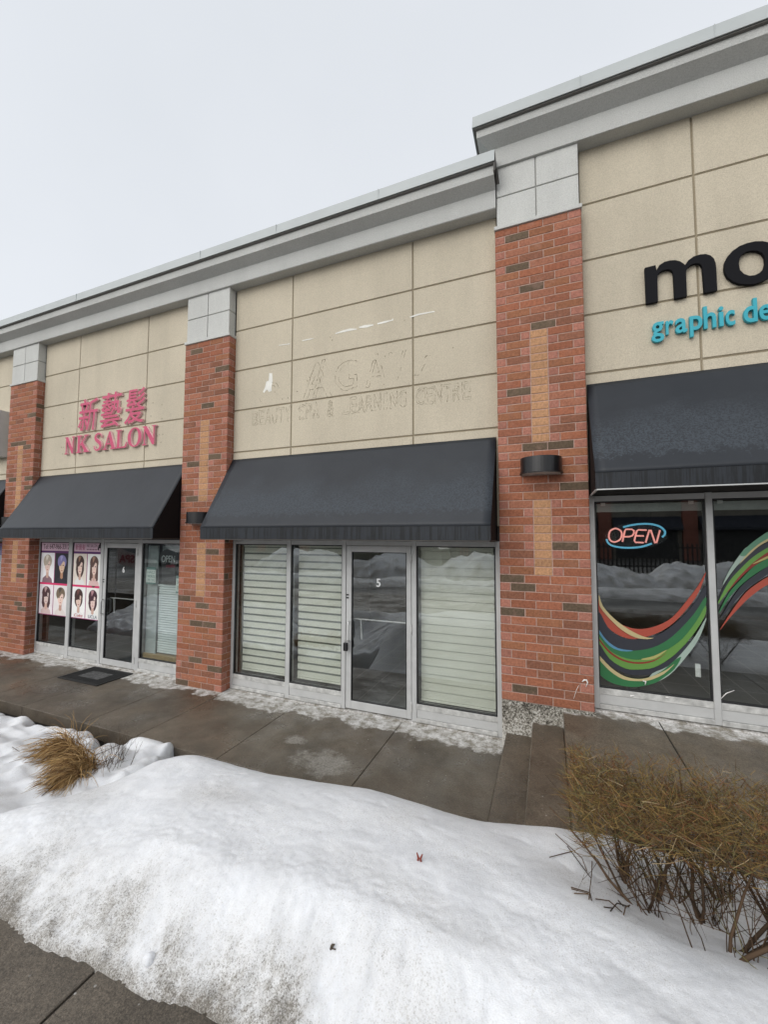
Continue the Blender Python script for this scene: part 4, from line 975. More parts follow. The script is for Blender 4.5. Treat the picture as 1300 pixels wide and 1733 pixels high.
# lockbox and things on the walk
t = thing('lockbox', 'black key lockbox hanging from the pull handle of the door numbered 5', 'lockbox', (-2.54, YG - .06, 0.80))
mb = MB(); mb.box(-2.575, -2.515, YG - .085, YG - .045, 0.795, 0.905, 0, .008); mb.build('body', M_BLACK, t)
mb = MB(); mb.tube([(-2.56, YG - .062, .90), (-2.56, YG - .062, .935), (-2.545, YG - .062, .95), (-2.53, YG - .062, .935), (-2.53, YG - .062, .90)], .0045, 6); mb.build('shackle', M_ALU2, t)

M_SMEAR = simple('smear_white', (.75, .74, .72), .9)
# ---- snow chalk marks on the near pillar (kept as small smear)
mb = MB()
def smear(pts, o, s, r, Yr=4.794):
    mb = MB(); mb.tube([P(o[0] + a / s, o[1] + b / s, Yr) for a, b in pts], r, 5); mb.build('snow_smear', M_SMEAR, mall, smooth=True)
smear([(818, 1255), (835, 1240), (855, 1240), (865, 1262), (850, 1298)], (820, 900), 4.95, [.004, .008, .009, .006, .003])
smear([(790, 1285), (770, 1325), (755, 1375), (748, 1395)], (820, 900), 4.95, .002)
def smear2(pts, r):
    mb = MB(); mb.tube([P(980 + a / 3.466, 780 + b / 3.466, 4.8 + YG - .004) for a, b in pts], r, 5); mb.build('snow_smear', M_SMEAR, mall, smooth=True)
smear2([(375, 1290), (392, 1292), (388, 1312)], [.006, .008, .004]); smear2([(835, 1392), (865, 1362), (912, 1345)], [.003, .005, .002]); smear2([(300, 1378), (325, 1375)], [.01, .006]); smear2([(508, 1386), (530, 1388)], [.006, .004])

# ================================================================== GROUND
g = MB(); g.face([(-400, -400, -0.30), (400, -400, -0.30), (400, 400, -0.30), (-400, 400, -0.30)]); structure(g.build('ground', M_SOIL))
def slabs(name, x0, x1, y0, y1, zt, zb, joints, mat, gap=0.007, yj=()):
    mb = MB(); xs = [x0] + list(joints) + [x1]; ys = [y0] + list(yj) + [y1]
    for i in range(len(xs) - 1):
        for j in range(len(ys) - 1):
            mb.box(xs[i] + (gap / 2 if i else 0), xs[i + 1] - (gap / 2 if i < len(xs) - 2 else 0), ys[j] + (gap / 2 if j else 0), ys[j + 1] - (gap / 2 if j < len(ys) - 2 else 0), zb, zt - random.uniform(0, 0.0015), 0, 0.004)
    mb.box(x0 + .01, x1 - .01, y0 + .01, y1 - .01, zb - .01, zt - 0.012, 1)
    return structure(mb.build(name, [mat, M_CRACK]))
slabs('sidewalk', -30, -0.505, -1.40, 0.138, 0.0, -0.16, [-14.5, -13.0, -11.6, -10.1, -8.8, -7.6, -6.72, -5.43, -4.50, -3.27, -1.75], M_WALK)
slabs('upper_sidewalk', 0.112, 24, -1.84, 0.126, 0.480, -0.1, [0.996, 2.4, 3.8, 5.2], M_WALK2, gap=0.014)
# crack in the walk
# steps
mb = MB(); mb.box(-0.472, -0.196, -1.85, -0.008, -0.1, 0.160, 0, 0.006); mb.box(-0.194, 0.109, -1.85, -0.008, -0.1, 0.320, 0, 0.006)
structure(mb.build('steps', M_STEP))
mb = MB(); mb.box(-30, 30, -6.3, -3.42, 0.0, 0.535); 
slabs('pavement', -30, 30, -6.3, -3.44, 0.54, -0.1, [-8.9, -7.1, -5.3, -3.55, -1.775, 0.0, 1.8, 3.6], M_PAVE, gap=0.012, yj=(-4.9,))
s = MB(); s.box(-30, 30, -6.45, -6.305, -0.2, 0.536, 0, 0.01); structure(s.build('kerb', M_STEP))
# bed between the walks, sloping
def bed_z(x, y):
    t_ = min(1, max(0, (-1.41 - y) / 2.0)); low = -0.24 + 0.25 * t_ * t_
    r = min(1, max(0, (x + 1.2) / 1.6)); return low * (1 - r) + 0.40 * r - 0.03
s = MB(); xs = [-30 + i * 1.0 for i in range(28)] + [-2.2 + i * 0.2 for i in range(25)] + [3, 6, 12, 24]; ys = [-1.401 - 2.06 * j / 10 for j in range(11)]
for i in range(len(xs) - 1):
    for j in range(10):
        s.face([(xs[i], ys[j], bed_z(xs[i], ys[j])), (xs[i + 1], ys[j], bed_z(xs[i + 1], ys[j])), (xs[i + 1], ys[j + 1], bed_z(xs[i + 1], ys[j + 1])), (xs[i], ys[j + 1], bed_z(xs[i], ys[j + 1]))])
structure(s.build('planting_bed', M_SOIL))
s = MB(); s.face([(-150, -130, 0.40), (150, -130, 0.40), (150, -6.44, 0.40), (-150, -6.44, 0.40)]); structure(s.build('parking_lot', M_ASPH))

# ================================================================== SNOW
pts = np.array([
 (-9, 1.3, .60), (-7, 1.5, .55), (-7, 2.2, .30), (-5.2, 1.4, .55), (-5.2, 1.7, .35), (-4.2, 1.35, .58), (-4.2, 1.6, .42), (-3.15, 1.3, .62), (-3.15, 1.51, .62), (-2.4, 1.5, .66), (-2.4, 2.0, .70), (-2.76, 2.26, .62),
 (-3.75, 1.75, .22), (-3.5, 2.1, .20), (-3.3, 2.45, .14), (-3.1, 2.75, .10), (-2.9, 3.0, .03),
 (-5.0, 1.95, .22), (-4.5, 2.1, .14), (-4.0, 2.2, .12), (-4.5, 2.5, .12), (-5.2, 2.5, .10), (-6.2, 2.5, .14), (-7.5, 2.6, .12), (-9, 2.6, .12), (-9, 3.0, .07), (-4.0, 2.7, .08), (-4.1, 3.2, .03), (-5.2, 3.1, .02), (-3.7, 2.9, .05),
 (-2.56, 2.42, .62), (-2.2, 1.9, .72), (-2.2, 2.3, .67), (-1.77, 2.46, .62), (-1.5, 1.8, .75), (-1.5, 2.2, .70), (-1.19, 2.61, .60), (-.8, 1.8, .74), (-.8, 2.2, .70), (-.72, 2.57, .595), (0, 1.6, .70), (-.1, 2.1, .68), (-.2, 2.5, .61), (.07, 2.74, .55),
 (-2.5, 2.85, .28), (-2.45, 3.15, .0), (-1.8, 2.85, .36), (-1.8, 3.15, .10), (-1.8, 3.42, -.07), (-1.2, 2.95, .36), (-1.2, 3.25, .12), (-1.2, 3.55, -.12), (-.7, 2.95, .32), (-.7, 3.3, .02), (-.7, 3.6, -.2), (-.3, 2.98, .34), (-.3, 3.25, .05), (.0, 2.98, .38), (.0, 3.2, .15),
 (.5, 1.6, .70), (.9, 1.7, .68), (1.6, 1.7, .68), (3, 1.7, .66), (5, 1.7, .64), (.35, 2.12, .625), (.72, 2.10, .615), (1.1, 2.1, .61), (2, 2.1, .61), (.12, 2.45, .57),
 (.42, 2.5, .45), (.8, 2.45, .45), (1.3, 2.5, .45), (2.2, 2.5, .45), (4, 2.5, .45), (.30, 2.8, .47), (.8, 2.85, .46), (1.6, 2.85, .46), (4, 2.85, .46), (.3, 3.05, .42), (.8, 3.1, .40), (1.6, 3.1, .40), (4, 3.1, .4),
])
K = np.sqrt(((pts[:, None, :2] - pts[None, :, :2]) ** 2).sum(-1) + 0.01)
A = np.block([[K + 0.0 * np.eye(len(pts)), np.ones((len(pts), 1)), pts[:, :2]], [np.ones((1, len(pts))), np.zeros((1, 3))], [pts[:, :2].T, np.zeros((2, 3))]])
wts = np.linalg.solve(A, np.concatenate([pts[:, 2], np.zeros(3)]))
def body(X, Y):
    out = wts[-3] + wts[-2] * X + wts[-1] * Y
    for k in range(len(pts)): out = out + wts[k] * np.sqrt((X - pts[k, 0]) ** 2 + (Y - pts[k, 1]) ** 2 + 0.01)
    return out
EX = [-12, -9, -5, -2.4, -2.15, -1.78, -1.48, -1.14, 0, 5, 9]; EY = [1.30, 1.28, 1.22, 1.173, 1.18, 1.203, 1.211, 1.26, 1.31, 1.34, 1.34]
xs = np.concatenate([np.arange(-11, -6.6, .05), np.arange(-6.6, -3.2, .016), np.arange(-3.2, 1.7, .0115), np.arange(1.7, 6.5, .05)])
ys = np.arange(1.06, 3.62, .0115)
XX, YY = np.meshgrid(xs, ys); B = body(XX, YY)
Z = np.zeros_like(B); D = np.zeros_like(B)
def lumps(x, y):   # outline of the low lumps against the walk edge
    e = np.interp(x, [-11, -6.4, -6.0, -5.95, -5.6, -5.25, -5.1, -4.75, -4.66, -4.45, -4.40, -4.1, -3.88, -3.80, -3.6, -3.3, -3.1], [3.15, 3.17, 3.24, 3.10, 3.18, 3.28, 3.30, 3.2, 3.05, 3.08, 3.36, 3.48, 3.42, 3.25, 3.0, 2.9, 2.8])
    return e
nf = noise.noise; V = Vector
for i in range(Z.shape[0]):
    y = float(ys[i])
    for j in range(Z.shape[1]):
        x = float(xs[j]); b = float(B[i, j])
        e = float(np.interp(x, EX, EY)) + 0.035 * nf(V((x * 3.1, 0.3, 5))) + 0.016 * nf(V((x * 13, .5, 1))) + 0.006 * nf(V((x * 41, 0, 2)))
        d = y - e
        n1 = nf(V((x * 1.9, y * 1.9, 0))); n2 = nf(V((x * 5.5, y * 5.5, 3))); n3 = nf(V((x * 17, y * 17, 7))); n4 = nf(V((x * 42, y * 42, 9)))
        edge = max(0.0, 1 - d / 0.8)
        pit = nf(V((x * 8.5 + n2, y * 11 + n1, 50))); pit2 = nf(V((x * 27 + n2, y * 33, 51)))
        zz = b + 0.022 * n1 + (0.0045 + 0.008 * edge) * n2 + (0.0010 + 0.0080 * edge * edge) * n3 + (0.0006 + 0.0085 * edge) * n4 - 0.008 * max(0, pit - 0.12) - 0.0035 * max(0, pit2 - 0.1) * (1 + n1) + 0.014 * max(0, nf(V((x * 1.2 + y, y * 2.6, 40))))
        if d < 0: zz = 0.50
        else:
            s1 = min(1, d / 0.42); s1 = s1 * s1 * (3 - 2 * s1); l = min(1, d / 0.022) ** 0.5
            zz = 0.54 + (zz - 0.54) * s1 + (0.028 + (0.014 * n3 + 0.008 * n4) * (1 - s1)) * l * (1 - 0.4 * s1)
            zz = max(zz, 0.50) if y < 1.6 and x > -3.4 else zz
        if x < -3.05 and y > 1.9:     # lumps: rounded off towards their outline
            q = (lumps(x, y) + 0.025 * n2 + .01 * n3) - y
            th = 0.11 + 0.035 * n2 + 0.03 * n1
            r = min(1, max(0, q / 0.12)); k = math.sqrt(max(0, 1 - (1 - r) ** 2))
            tgt = (max(zz, 0.06) + 0.07 * n2) if q > 0 else -0.3
            zz = -0.20 + (tgt + 0.20) * k if q > 0 else -0.3
            if y < 2.35:
                u_ = (y - 1.9) / 0.45; zz = zz * u_ + (1 - u_) * (b + 0.02 * n2)
        Z[i, j] = zz
        dd = max(0.0, 1 - d / (0.50 + .2 * nf(V((x * 1.1, 2, 9))))) ** 1.35 * (0.70 + 0.9 * nf(V((x * 2.3, y * 3.0, 20))) + 0.5 * nf(V((x * 7, y * 6, 22))) + 0.3 * n4)
        dd = max(dd, max(0, 1 - d / 0.10) * 0.8)
        c = nf(V((x * 1.3 + 4, y * 2.4, 12)))
        dd += max(0, c - 0.06) * 0.8
        far = nf(V((x * 2.1, y * 6.5, 30)))
        if y > 2.35 and x > -3: dd += max(0, far) * 0.28
        D[i, j] = min(1, max(0, dd))
nx, ny = len(xs), len(ys)
verts = np.stack([XX.ravel(), YY.ravel() - 4.8, Z.ravel()], 1)
I, J = np.meshgrid(np.arange(ny - 1), np.arange(nx - 1), indexing='ij'); a = (I * nx + J).ravel()
faces = np.stack([a, a + 1, a + nx + 1, a + nx], 1)
me = bpy.data.meshes.new('snow'); me.from_pydata(verts.tolist(), [], faces.tolist()); me.materials.append(M_SNOW)
at = me.attributes.new('dirt', 'FLOAT', 'POINT'); at.data.foreach_set('value', D.ravel().astype(np.float32))
me.polygons.foreach_set('use_smooth', [True] * len(me.polygons))
snow = bpy.data.objects.new('snow', me); COL.objects.link(snow)
snow['kind'] = 'stuff'; snow['label'] = 'melting grey-edged snowbank heaped between the pavement and the shop walk'
def snow_z(x, yw):
    j = int(np.clip(np.searchsorted(xs, x), 0, nx - 1)); i = int(np.clip(np.searchsorted(ys, yw + 4.8), 0, ny - 1)); return float(Z[i, j])

# ================================================================== HEDGE
def twig_mat(name, attr='tint'):
    M = Mat(name); at = M.n('ShaderNodeAttribute', attribute_name=attr); M.base(at.outputs['Color'], 0.8, spec=0.2); return M.m
M_TWIG = twig_mat('twig_bark')
hedge = thing('hedge', 'bare clipped hedge with golden-brown twigs and open stems beside the steps', 'hedge', (0.6, -2.3, 0.45))
rnd = random.Random(5)
def tcol(kind):
    base = {'gold': (0.180, 0.118, 0.040), 'brown': (0.105, 0.062, 0.030), 'red': (0.145, 0.062, 0.028), 'olive': (0.115, 0.10, 0.040), 'stem': (0.066, 0.042, 0.026), 'grey': (0.25, 0.19, 0.11)}[kind]
    k = rnd.uniform(0.45, 1.65); return tuple(c * k for c in base)
HX0, HX1 = 0.10, 2.6
def hedge_y(x): return (2.24 + 0.02 * x, 2.80 + 0.03 * x)   # near and far edge (Yr)
tw = MB()
def twig(mb, p, d, L, r, kind, n=3, curve=0.25, sides=3):
    pts_ = [Vector(p)]; dd = Vector(d).normalized(); c = tcol(kind)
    for k in range(n):
        dd = (dd + Vector((rnd.uniform(-1, 1), rnd.uniform(-1, 1), rnd.uniform(-.6, .9))) * curve).normalized(); pts_.append(pts_[-1] + dd * (L / n))
    mb.tube(pts_, [r * (1 - 0.7 * k / n) for k in range(n + 1)], sides, col=c, caps=False); return pts_
for k in range(15000):
    x = HX0 + (HX1 - HX0) * rnd.random() ** 1.15
    y0_, y1_ = hedge_y(x); yy = rnd.uniform(y0_, y1_); v = rnd.random()
    z = 0.865 + 0.245 * v + 0.02 * nf(V((x * 5, yy * 5, 1)))
    clump = nf(V((x * 6, yy * 6, z * 6)))
    if clump < -0.22 and rnd.random() < 0.75: continue
    # outward lean
    ox = -0.35 if x < HX0 + .12 else 0
    oy = (-0.6 if yy < y0_ + .1 else (0.5 if yy > y1_ - .12 else 0))
    d = (rnd.uniform(-1, 1) + ox, rnd.uniform(-1, 1) + oy * .5, rnd.uniform(-0.1, 0.9))
    L = rnd.uniform(0.04, 0.14) * (1.0 if z < 1.03 else 0.62)
    kd = rnd.choices(['gold', 'brown', 'red', 'olive', 'grey'], [5, 3, 2, 2.4, .5])[0]
    pp_ = twig(tw, (x, yy - 4.8, z - 0.03), d, L, rnd.uniform(.0009, .0021), kd, 2, 0.20)
    if rnd.random() < 0.45: twig(tw, pp_[1], (rnd.uniform(-1, 1), rnd.uniform(-1, 1), rnd.uniform(0, 1)), L * 0.55, .0011, kd, 1, 0.3)
# few long escaping shoots and dead pale ones
for k in range(90):
    x = rnd.uniform(HX0, HX1); y0_, y1_ = hedge_y(x)
    twig(tw, (x, rnd.uniform(y0_, y1_) - 4.8, 1.0), (rnd.uniform(-.4, .4), rnd.uniform(-.4, .4), 1), rnd.uniform(.10, .20), .0013, 'gold', 3, .2)
for k in range(22):
    x = rnd.uniform(HX0, 1.6); y0_, y1_ = hedge_y(x)
    twig(tw, (x, y0_ - 4.82 + rnd.uniform(0, .1), rnd.uniform(.82, 1.0)), (rnd.uniform(-1, 1), -.2, rnd.uniform(-.3, .6)), rnd.uniform(.1, .28), .0016, 'grey', 3, .2)
tw.build('twig_mass', M_TWIG, hedge, attr='tint', fix=False)
stems = [(.43, -2.40, -.16, .30), (.53, -2.20, -.02, .12), (.36, -2.20, -.05, .05), (.70, -2.30, -.04, .2), (.80, -2.10, .02, .1), (.735, -2.50, .20, .26), (1.0, -2.3, .0, .2), (1.25, -2.45, .0, .2), (1.3, -2.15, .0, .1), (1.6, -2.35, 0, .1), (1.95, -2.4, 0, .1), (2.3, -2.3, 0, .1)]
for (sx, sy, lx, ly) in stems:
    st = MB(); zb0 = snow_z(sx, sy) - 0.04
    for q in range(rnd.randint(15, 20)):
        big = q < 3
        p0 = Vector((sx + rnd.gauss(0, .035), sy + rnd.gauss(0, .03), zb0)); tgt = Vector((sx + lx + rnd.uniform(-.32, .30), sy + ly * .6 + rnd.uniform(-.20, .24), rnd.uniform(.84, 1.02)))
        r0 = rnd.uniform(.007, .010) if big else rnd.uniform(.0016, .0034)
        ps = []
        for s_ in range(7):
            f_ = s_ / 6; b_ = 0.007 * math.sin(f_ * 9 + q)
            ps.append(p0.lerp(tgt, f_) + Vector((b_ + rnd.gauss(0, .004), rnd.gauss(0, .004), 0)))
        c = tcol('stem'); st.tube(ps, [r0 * (1 - .62 * s_ / 6) for s_ in range(7)], 5, col=c, caps=False)
        for w_ in range(5):
            b0 = ps[rnd.randint(1, 5)]
            pt_ = twig(st, b0, (rnd.uniform(-1, 1), rnd.uniform(-1, .8), rnd.uniform(-.2, .9)), rnd.uniform(.08, .26), rnd.uniform(.0012, .0026), rnd.choice(['stem', 'brown', 'olive', 'brown']), 3, .28)
            if rnd.random() < .6: twig(st, pt_[2], (rnd.uniform(-1, 1), rnd.uniform(-1, 1), rnd.uniform(-.2, 1)), .08, .0011, 'brown', 2, .3)
    st.build('stem', M_TWIG, hedge, attr='tint', fix=False, smooth=True)
# low straggling branches on the left flank and the big diagonal limb
st = MB()
for a, b, r in (((.66, -2.55, .47), (1.15, -2.5, .93), .011), ((.80, -2.56, .50), (1.1, -2.65, .70), .010), ((.30, -2.2, .50), (.10, -2.05, .80), .003), ((.32, -2.34, .50), (.12, -2.3, .75), .003), ((.55, -2.66, .56), (.40, -2.35, .86), .0035), ((.58, -2.64, .55), (.46, -2.35, .86), .0025)):
    a, b = Vector(a), Vector(b); st.tube([a.lerp(b, k / 5) + Vector((rnd.gauss(0, .008), 0, rnd.gauss(0, .008))) for k in range(6)], [r * (1 - .5 * k / 5) for k in range(6)], 5, col=tcol('stem'), caps=False)
for k in range(60):
    x = rnd.uniform(.05, .45); yy = rnd.uniform(-2.5, -2.0); z = rnd.uniform(.62, .90)
    twig(st, (x + .12, yy, z - .05), (-1, rnd.uniform(-.6, .5), rnd.uniform(0.1, .9)), rnd.uniform(.08, .25), rnd.uniform(.0011, .002), rnd.choice(['brown', 'gold', 'stem', 'olive']), 3, .25)
st.build('branch', M_TWIG, hedge, attr='tint', fix=False, smooth=True)

# loose twigs on the snow left of the hedge
def ground_twig(pxs, z, r, label, kind='stem'):
    mb = MB()
    for line in pxs:
        q = []
        for i, (a, b) in enumerate(line):
            p = PZ(a, b, z); q.append(Vector((p.x, p.y, snow_z(p.x, p.y) + 0.006 + (0.02 if 0 < i < len(line) - 1 else 0.0))))
        mb.tube(q, [r] * len(q), 5, col=tcol(kind), caps=True)
    p0 = Vector(mb.v[0]); tag(mb.build('twig', M_TWIG, loc=p0, attr='tint', fix=False), label, 'twig')
T = lambda pts: [(940 + a / 3.611, 1440 + b / 3.611) for a, b in pts]
ground_twig([T([(225, 60), (222, 200), (210, 320)]), T([(98, 322), (210, 318)]), T([(100, 333), (205, 330)]), T([(118, 378), (205, 345)]), T([(215, 335), (225, 412)]), T([(212, 335), (208, 400)])], .56, .0022, 'upright weed stalk with dry side shoots standing in the snow left of the hedge', 'brown')
ground_twig([T([(248, 372), (330, 400), (410, 435)]), T([(340, 465), (380, 400), (450, 330)]), T([(420, 465), (432, 400), (455, 300)]), T([(300, 440), (350, 420)]), T([(330, 345), (380, 395)]), T([(385, 310), (415, 350)])], .56, .0025, 'small dark forked twig lying on the snow under the hedge')
ground_twig([[(940, 1408), (985, 1450), (993, 1463)], [(930, 1455), (968, 1437)], [(960, 1430), (1000, 1475)]], .60, .0022, 'long thin twig leaning on the snow by the steps')
mb = MB(); c0 = PZ(710, 1470, .70); z0 = snow_z(c0.x, c0.y)
for dx in (-.012, .012): mb.tube([(c0.x + dx, c0.y, z0 - .01), (c0.x + dx * .4, c0.y, z0 + .014), (c0.x + dx * 1.2, c0.y + .004, z0 + .034)], [.004, .006, .003], 5)
tag(mb.build('dry_leaf', flat('dry_red', (.20, .035, .02)), loc=(c0.x, c0.y, z0)), 'tiny dark red curled leaf stuck in the middle of the snowbank', 'leaf')
mb = MB(); c0 = PZ(562, 1612, .68); z0 = snow_z(c0.x, c0.y); mb.tube([(c0.x - .008, c0.y, z0 - .01), (c0.x, c0.y, z0 + .012), (c0.x + .012, c0.y, z0 + .02)], [.005, .006, .002], 5); mb.tube([(c0.x, c0.y, z0), (c0.x + .016, c0.y, z0 + .003)], .003, 4)
tag(mb.build('dry_leaf', flat('dry_brown', (.05, .035, .02)), loc=(c0.x, c0.y, z0)), 'small dark brown debris near the dirty front edge of the snowbank', 'leaf')
bm = bmesh.new(); bmesh.ops.create_icosphere(bm, subdivisions=3, radius=.022)
for v in bm.verts: v.co *= 1 + .18 * nf(v.co * 60)
me = bpy.data.meshes.new('snow_lump'); bm.to_mesh(me); bm.free(); me.materials.append(M_SNOW); me.polygons.foreach_set('use_smooth', [True] * len(me.polygons))
o = bpy.data.objects.new('snow_lump', me); COL.objects.link(o); c0 = PZ(252, 1620, .60); o.location = (c0.x, c0.y, snow_z(c0.x, c0.y) + .008); tag(o, 'round pebble-sized lump of snow on the dirty front slope of the snowbank', 'snow lump')

# ================================================================== GRASS TUFTS
gt = thing('grass_tuft', 'dry tan clump of ornamental grass in the low snow by the walk', 'ornamental grass', (-4.3, -2.2, 0.08))
mb = MB()
M_STRAW = twig_mat('straw')
for (cx, cy, n, hgt, sp, lx, ly) in ((-4.74, -1.98, 420, .40, .13, -.05, -.7), (-4.52, -2.02, 420, .38, .13, .0, -.8), (-4.22, -2.10, 480, .42, .13, .05, -.9), (-4.10, -2.28, 300, .36, .08, .05, -.9)):
    for k in range(n):
        a = rnd.uniform(0, 6.283); rr = sp * math.sqrt(rnd.random()); bx, by = cx + rr * math.cos(a), cy + rr * .6 * math.sin(a)
        bz = snow_z(bx, by) - .02; L = hgt * rnd.uniform(.35, 1.1)
        d = Vector((lx + rnd.gauss(0, .35), ly * .4 + rnd.gauss(0, .25), rnd.uniform(.55, 1.3))).normalized(); q = [Vector((bx, by, bz))]
        for s_ in range(6):
            d = (d + Vector((lx * .1 + rnd.gauss(0, .20), ly * .14 + rnd.gauss(0, .16), -rnd.uniform(.12, .48)))).normalized(); p_ = q[-1] + d * L / 6
            p_.z = max(p_.z, snow_z(p_.x, p_.y) + .004); q.append(p_)
        kk = rnd.uniform(.45, 1.3); c = tuple(v_ * kk for v_ in rnd.choice([(.46, .30, .13), (.38, .24, .10), (.55, .38, .19), (.20, .11, .05)]))
        mb.tube(q, [.003, .003, .0028, .0024, .002, .0015, .0008], 3, col=c, caps=False)
mb.build('blade', M_STRAW, gt, attr='tint', fix=False)['kind'] = 'stuff'
tg = MB()
for k in range(34):
    bx, by = -4.0 + rnd.uniform(-.12, .12), -2.0 + rnd.uniform(-.1, .1); ps = twig(tg, (bx, by, snow_z(bx, by) - .02), (rnd.uniform(-.4, .9), rnd.uniform(-.2, .5), rnd.uniform(.6, 1)), rnd.uniform(.15, .36), .0024, 'stem', 4, .18)
    for q in (1, 2, 3): twig(tg, ps[q], (rnd.uniform(-.3, 1), rnd.uniform(-.4, .5), rnd.uniform(.2, 1)), rnd.uniform(.05, .12), .0014, 'stem', 2, .2)
o = tg.build('bare_shrub', M_TWIG, loc=(-4.0, -2.0, .08), attr='tint', fix=False); tag(o, 'thin dark bare twiggy shrub just behind the tan grass clump', 'shrub')
for (a, b, c_, d_) in ((133, 1294, 203, 1268), (145, 1307, 161, 1277), (138, 1310, 152, 1293), (165, 1292, 190, 1287), (20, 1268, 32, 1283), (70, 1356, 100, 1325)):
    tg = MB(); p = PZ(a, b, .1); q = PZ(c_, d_, .12); tg.tube([(p.x, p.y, snow_z(p.x, p.y) + .01), (q.x, q.y, snow_z(q.x, q.y) + .05)], .003, 4, col=tcol('stem'))
    o = tg.build('twig', M_TWIG, loc=(p.x, p.y, .08), attr='tint', fix=False); tag(o, 'loose thin dark twig on the low snow around the tan grass clump', 'twig', 'loose twigs around the grass clump')

# ================================================================== DOOR MAT
t = MB(); x0, x1, y0, y1 = -7.50, -6.52, -0.54, 0.06
t.box(x0, x1, y0, y1, 0.001, 0.009, 0, 0.003)
for (a, b, c_, d_) in ((x0, x1, y0, y0 + .05), (x0, x1, y1 - .05, y1), (x0, x0 + .05, y0 + .05, y1 - .05), (x1 - .05, x1, y0 + .05, y1 - .05)): t.box(a, b, c_, d_, 0.0095, 0.015, 0, .002)
i = 0
for u_ in np.arange(x0 + .07, x1 - .07, .045):
    for v_ in np.arange(y0 + .07, y1 - .07, .045): t.box(u_, u_ + .028, v_, v_ + .028, 0.0095, 0.013)
t.box(x0 + .24, x1 - .24, y0 + .17, y1 - .17, .0135, .0155, 1, .002)
tag(t.build('door_mat', [simple('rubber', (.010, .010, .010), .75), simple('rubber_snowy', (.07, .07, .07), .8, 0, .7, 30)], loc=(-7, -.25, 0)), 'black rubber mat on the walk in front of the door numbered 6', 'door mat')

# ================================================================== ACROSS THE LOT (seen in the glass)
def pile(x0, x1, yc, hw, h, seed, label):
    nx_, ny_ = int((x1 - x0) / .12), int(2 * hw / .10); v = []; dv = []
    for j in range(ny_ + 1):
        for i in range(nx_ + 1):
            x = x0 + (x1 - x0) * i / nx_; t_ = -1 + 2 * j / ny_; e = min(1, (x - x0) / 1.2, (x1 - x) / 1.2); e = max(0, e)
            n_ = nf(V((x * .5, seed, 0))); n2 = nf(V((x * 1.4, t_ * 2, seed))); n3 = nf(V((x * 4, t_ * 6, seed)))
            z = (1 - t_ * t_) * e * h * (.75 + .6 * n_ + .28 * n2 + .12 * n3); v.append((x, yc + t_ * hw * (1 + .2 * n_), .37 + max(0, z))); dv.append(min(1, max(0, .5 - z / h * .5 + .5 * n3 + .25)))
    f = [(j * (nx_ + 1) + i, j * (nx_ + 1) + i + 1, (j + 1) * (nx_ + 1) + i + 1, (j + 1) * (nx_ + 1) + i) for j in range(ny_) for i in range(nx_)]
    me = bpy.data.meshes.new('snow_pile'); me.from_pydata(v, [], f); me.materials.append(M_SNOW); a_ = me.attributes.new('dirt', 'FLOAT', 'POINT'); a_.data.foreach_set('value', dv)
    me.polygons.foreach_set('use_smooth', [True] * len(me.polygons)); o = bpy.data.objects.new('snow_pile', me); COL.objects.link(o); o['kind'] = 'stuff'; o['label'] = label
pile(-15, 16, -13.2, 2.1, 1.15, 3.3, 'ploughed snow piled across the parking lot, seen reflected in the glass')
pile(-14, 16, -9.9, 0.9, 0.38, 8.1, 'low ridge of ploughed snow in the parking lot, seen reflected in the glass')
def van(x, y, L, H, col, label, name='van'):
    t = thing(name, label, 'van', (x, y, .4)); z = .4; w_ = 1.0
    pr = [(-L / 2, .35), (-L / 2, H * .93), (-L / 2 + .15, H), (L / 2 - 1.5, H), (L / 2 - .75, H * .62), (L / 2 - .08, H * .50), (L / 2, .35)]
    mb = MB(); mb.prism([(x + a, y - w_, z + b) for a, b in pr], (0, 2 * w_, 0)); mb.build('body', simple('paint', col, .3, .1, .04), t)
    mb = MB()
    for s_ in (-1, 1):
        yy = y + s_ * (w_ + .003)
        for a, b in ((-L / 2 + .4, -L / 2 + 1.5), (-L / 2 + 1.6, -.1), (.05, L / 2 - 1.35)): mb.box(x + a, x + b, yy - .004, yy + .004, z + H * .62, z + H * .88)
    mb.build('window', M_GASKET, t)
    for a in (-L / 2 + .95, L / 2 - .95):
        for s_ in (-1, 1):
            c_ = Vector((x + a, y + s_ * (w_ - .02), z + .34)); wv_ = MB(); wv_.tube([c_ + Vector((0, -.12, 0)), c_ + Vector((0, .12, 0))], .34, 20); wo = wv_.build('wheel', M_BLACK, t)
            r_ = MB(); yy = c_.y + s_ * .125
            for k in range(7): an = k * 6.2832 / 7; r_.box(0, 0, 0, 0, 0, 0) if False else r_.tube([(c_.x, yy, c_.z), (c_.x + .22 * math.cos(an), yy, c_.z + .22 * math.sin(an))], .022, 5)
            r_.tube([(c_.x + .235 * math.cos(i * .2618), yy, c_.z + .235 * math.sin(i * .2618)) for i in range(25)], .02, 5); r_.build('rim', M_ALU, wo)
    return t
van(-7.6, -15.6, 5.4, 2.5, (.17, .165, .13), 'olive grey van behind the ploughed snow, seen reflected in the middle shop door')
van(-24.0, -14.5, 4.8, 1.7, (.10, .11, .12), 'dark car across the lot, seen reflected in the salon door', 'parked_car')['category'] = 'car'
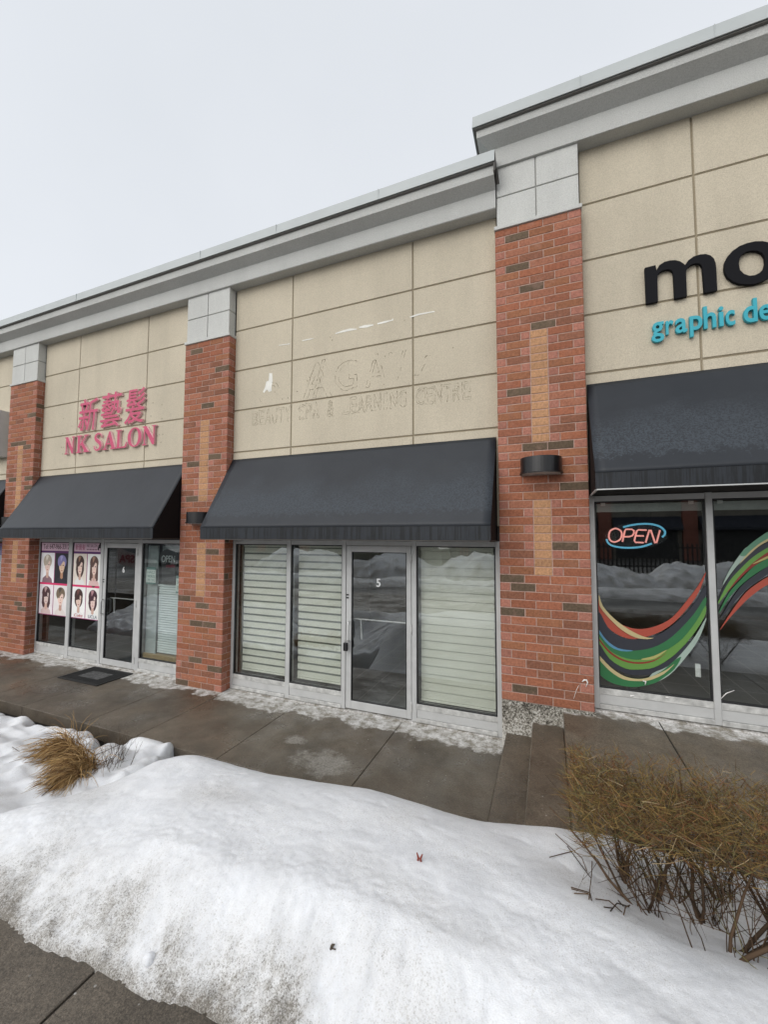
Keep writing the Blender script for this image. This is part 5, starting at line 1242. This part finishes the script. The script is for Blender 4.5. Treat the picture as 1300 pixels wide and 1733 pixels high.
# facing building
op = thing('retail_building', 'brick and stucco shop row across the lot, reflected in the neon shop window', 'building', (0, -34, .4))
mb = MB(); mb.box(-130, 30, -44, -34, .3, 5.8); mb.box(-130, 30, -34.0, -33.6, 5.2, 6.1); mb.build('wall', stucco('far_stucco', (.24, .22, .18)), op)
mb = MB()
for i in range(-14, 13): mb.box(-44 + i * 6, -43 + i * 6, -34.0, -33.7, .3, 5.19)
mb.build('brick_pier', simple('far_brick', (.27, .10, .07), .9), op)
mb = MB()
for i in range(-14, 12):
    xa, xb = -42.9 + i * 6, -38.1 + i * 6; mb.prism([(xa, -33.95, 3.9), (xa, -33.1, 3.0), (xa, -33.1, 2.8), (xa, -33.95, 2.8)], (xb - xa, 0, 0))
mb.build('canopy', simple('far_awning', (.012, .016, .03), .6), op)
mb = MB()
for i in range(-14, 12): mb.box(-42.7 + i * 6, -38.3 + i * 6, -33.99, -33.95, .5, 2.79)
mb.build('window', M_GASKET, op)
fn = thing('fence', 'dark picket fence across the lot, reflected in the neon shop window', 'fence', (0, -20, .4)); mb = MB()
for i in range(150): mb.box(-16 + i * .2, -15.93 + i * .2, -20.03, -20, .4, 1.95)
mb.build('picket', simple('fence_dark', (.02, .02, .02), .7), fn)['kind'] = 'stuff'
mb = MB(); mb.box(-16, 14, -20.08, -20.035, .7, .78); mb.box(-16, 14, -20.08, -20.035, 1.7, 1.78); mb.build('rail', simple('fence_dark', (.02, .02, .02), .7), fn)
# banner standing to the left, read in the salon door
bn = thing('banner_sign', 'slanted white banner with red SPA lettering, seen mirrored in the salon door', 'banner', (-10.6, -2.4, 0.2))
mb = MB(); mb.face([(-11.05, -2.42, 1.98), (-10.15, -2.42, 1.80), (-10.35, -2.42, 1.45), (-11.0, -2.42, 1.55)]); mb.prism([(-11.05, -2.415, 1.98), (-10.15, -2.415, 1.80), (-10.35, -2.415, 1.45), (-11.0, -2.415, 1.55)], (0, -.004, 0)); mb.v = mb.v[4:]; mb.f = [tuple(i - 4 for i in f) for f in mb.f[1:]]; mb.mi = mb.mi[1:]; mb.c = mb.c[1:]
mb.build('cloth', flat('banner_white', (.55, .52, .54)), bn)
mb = MB(); add_text(mb, 'SPA', -10.95, -10.35, 1.58, 1.80, -2.41, .003, offset=.03, flip=True); mb.build('lettering', flat('banner_red', (.32, .02, .06)), bn, fix=False)
mb = MB(); mb.tube([(-11.06, -2.42, 0.0), (-11.06, -2.42, 2.02)], .012, 6); mb.tube([(-10.2, -2.42, 0.05), (-10.2, -2.42, 1.82)], .010, 6); mb.build('pole', M_ALU2, bn)
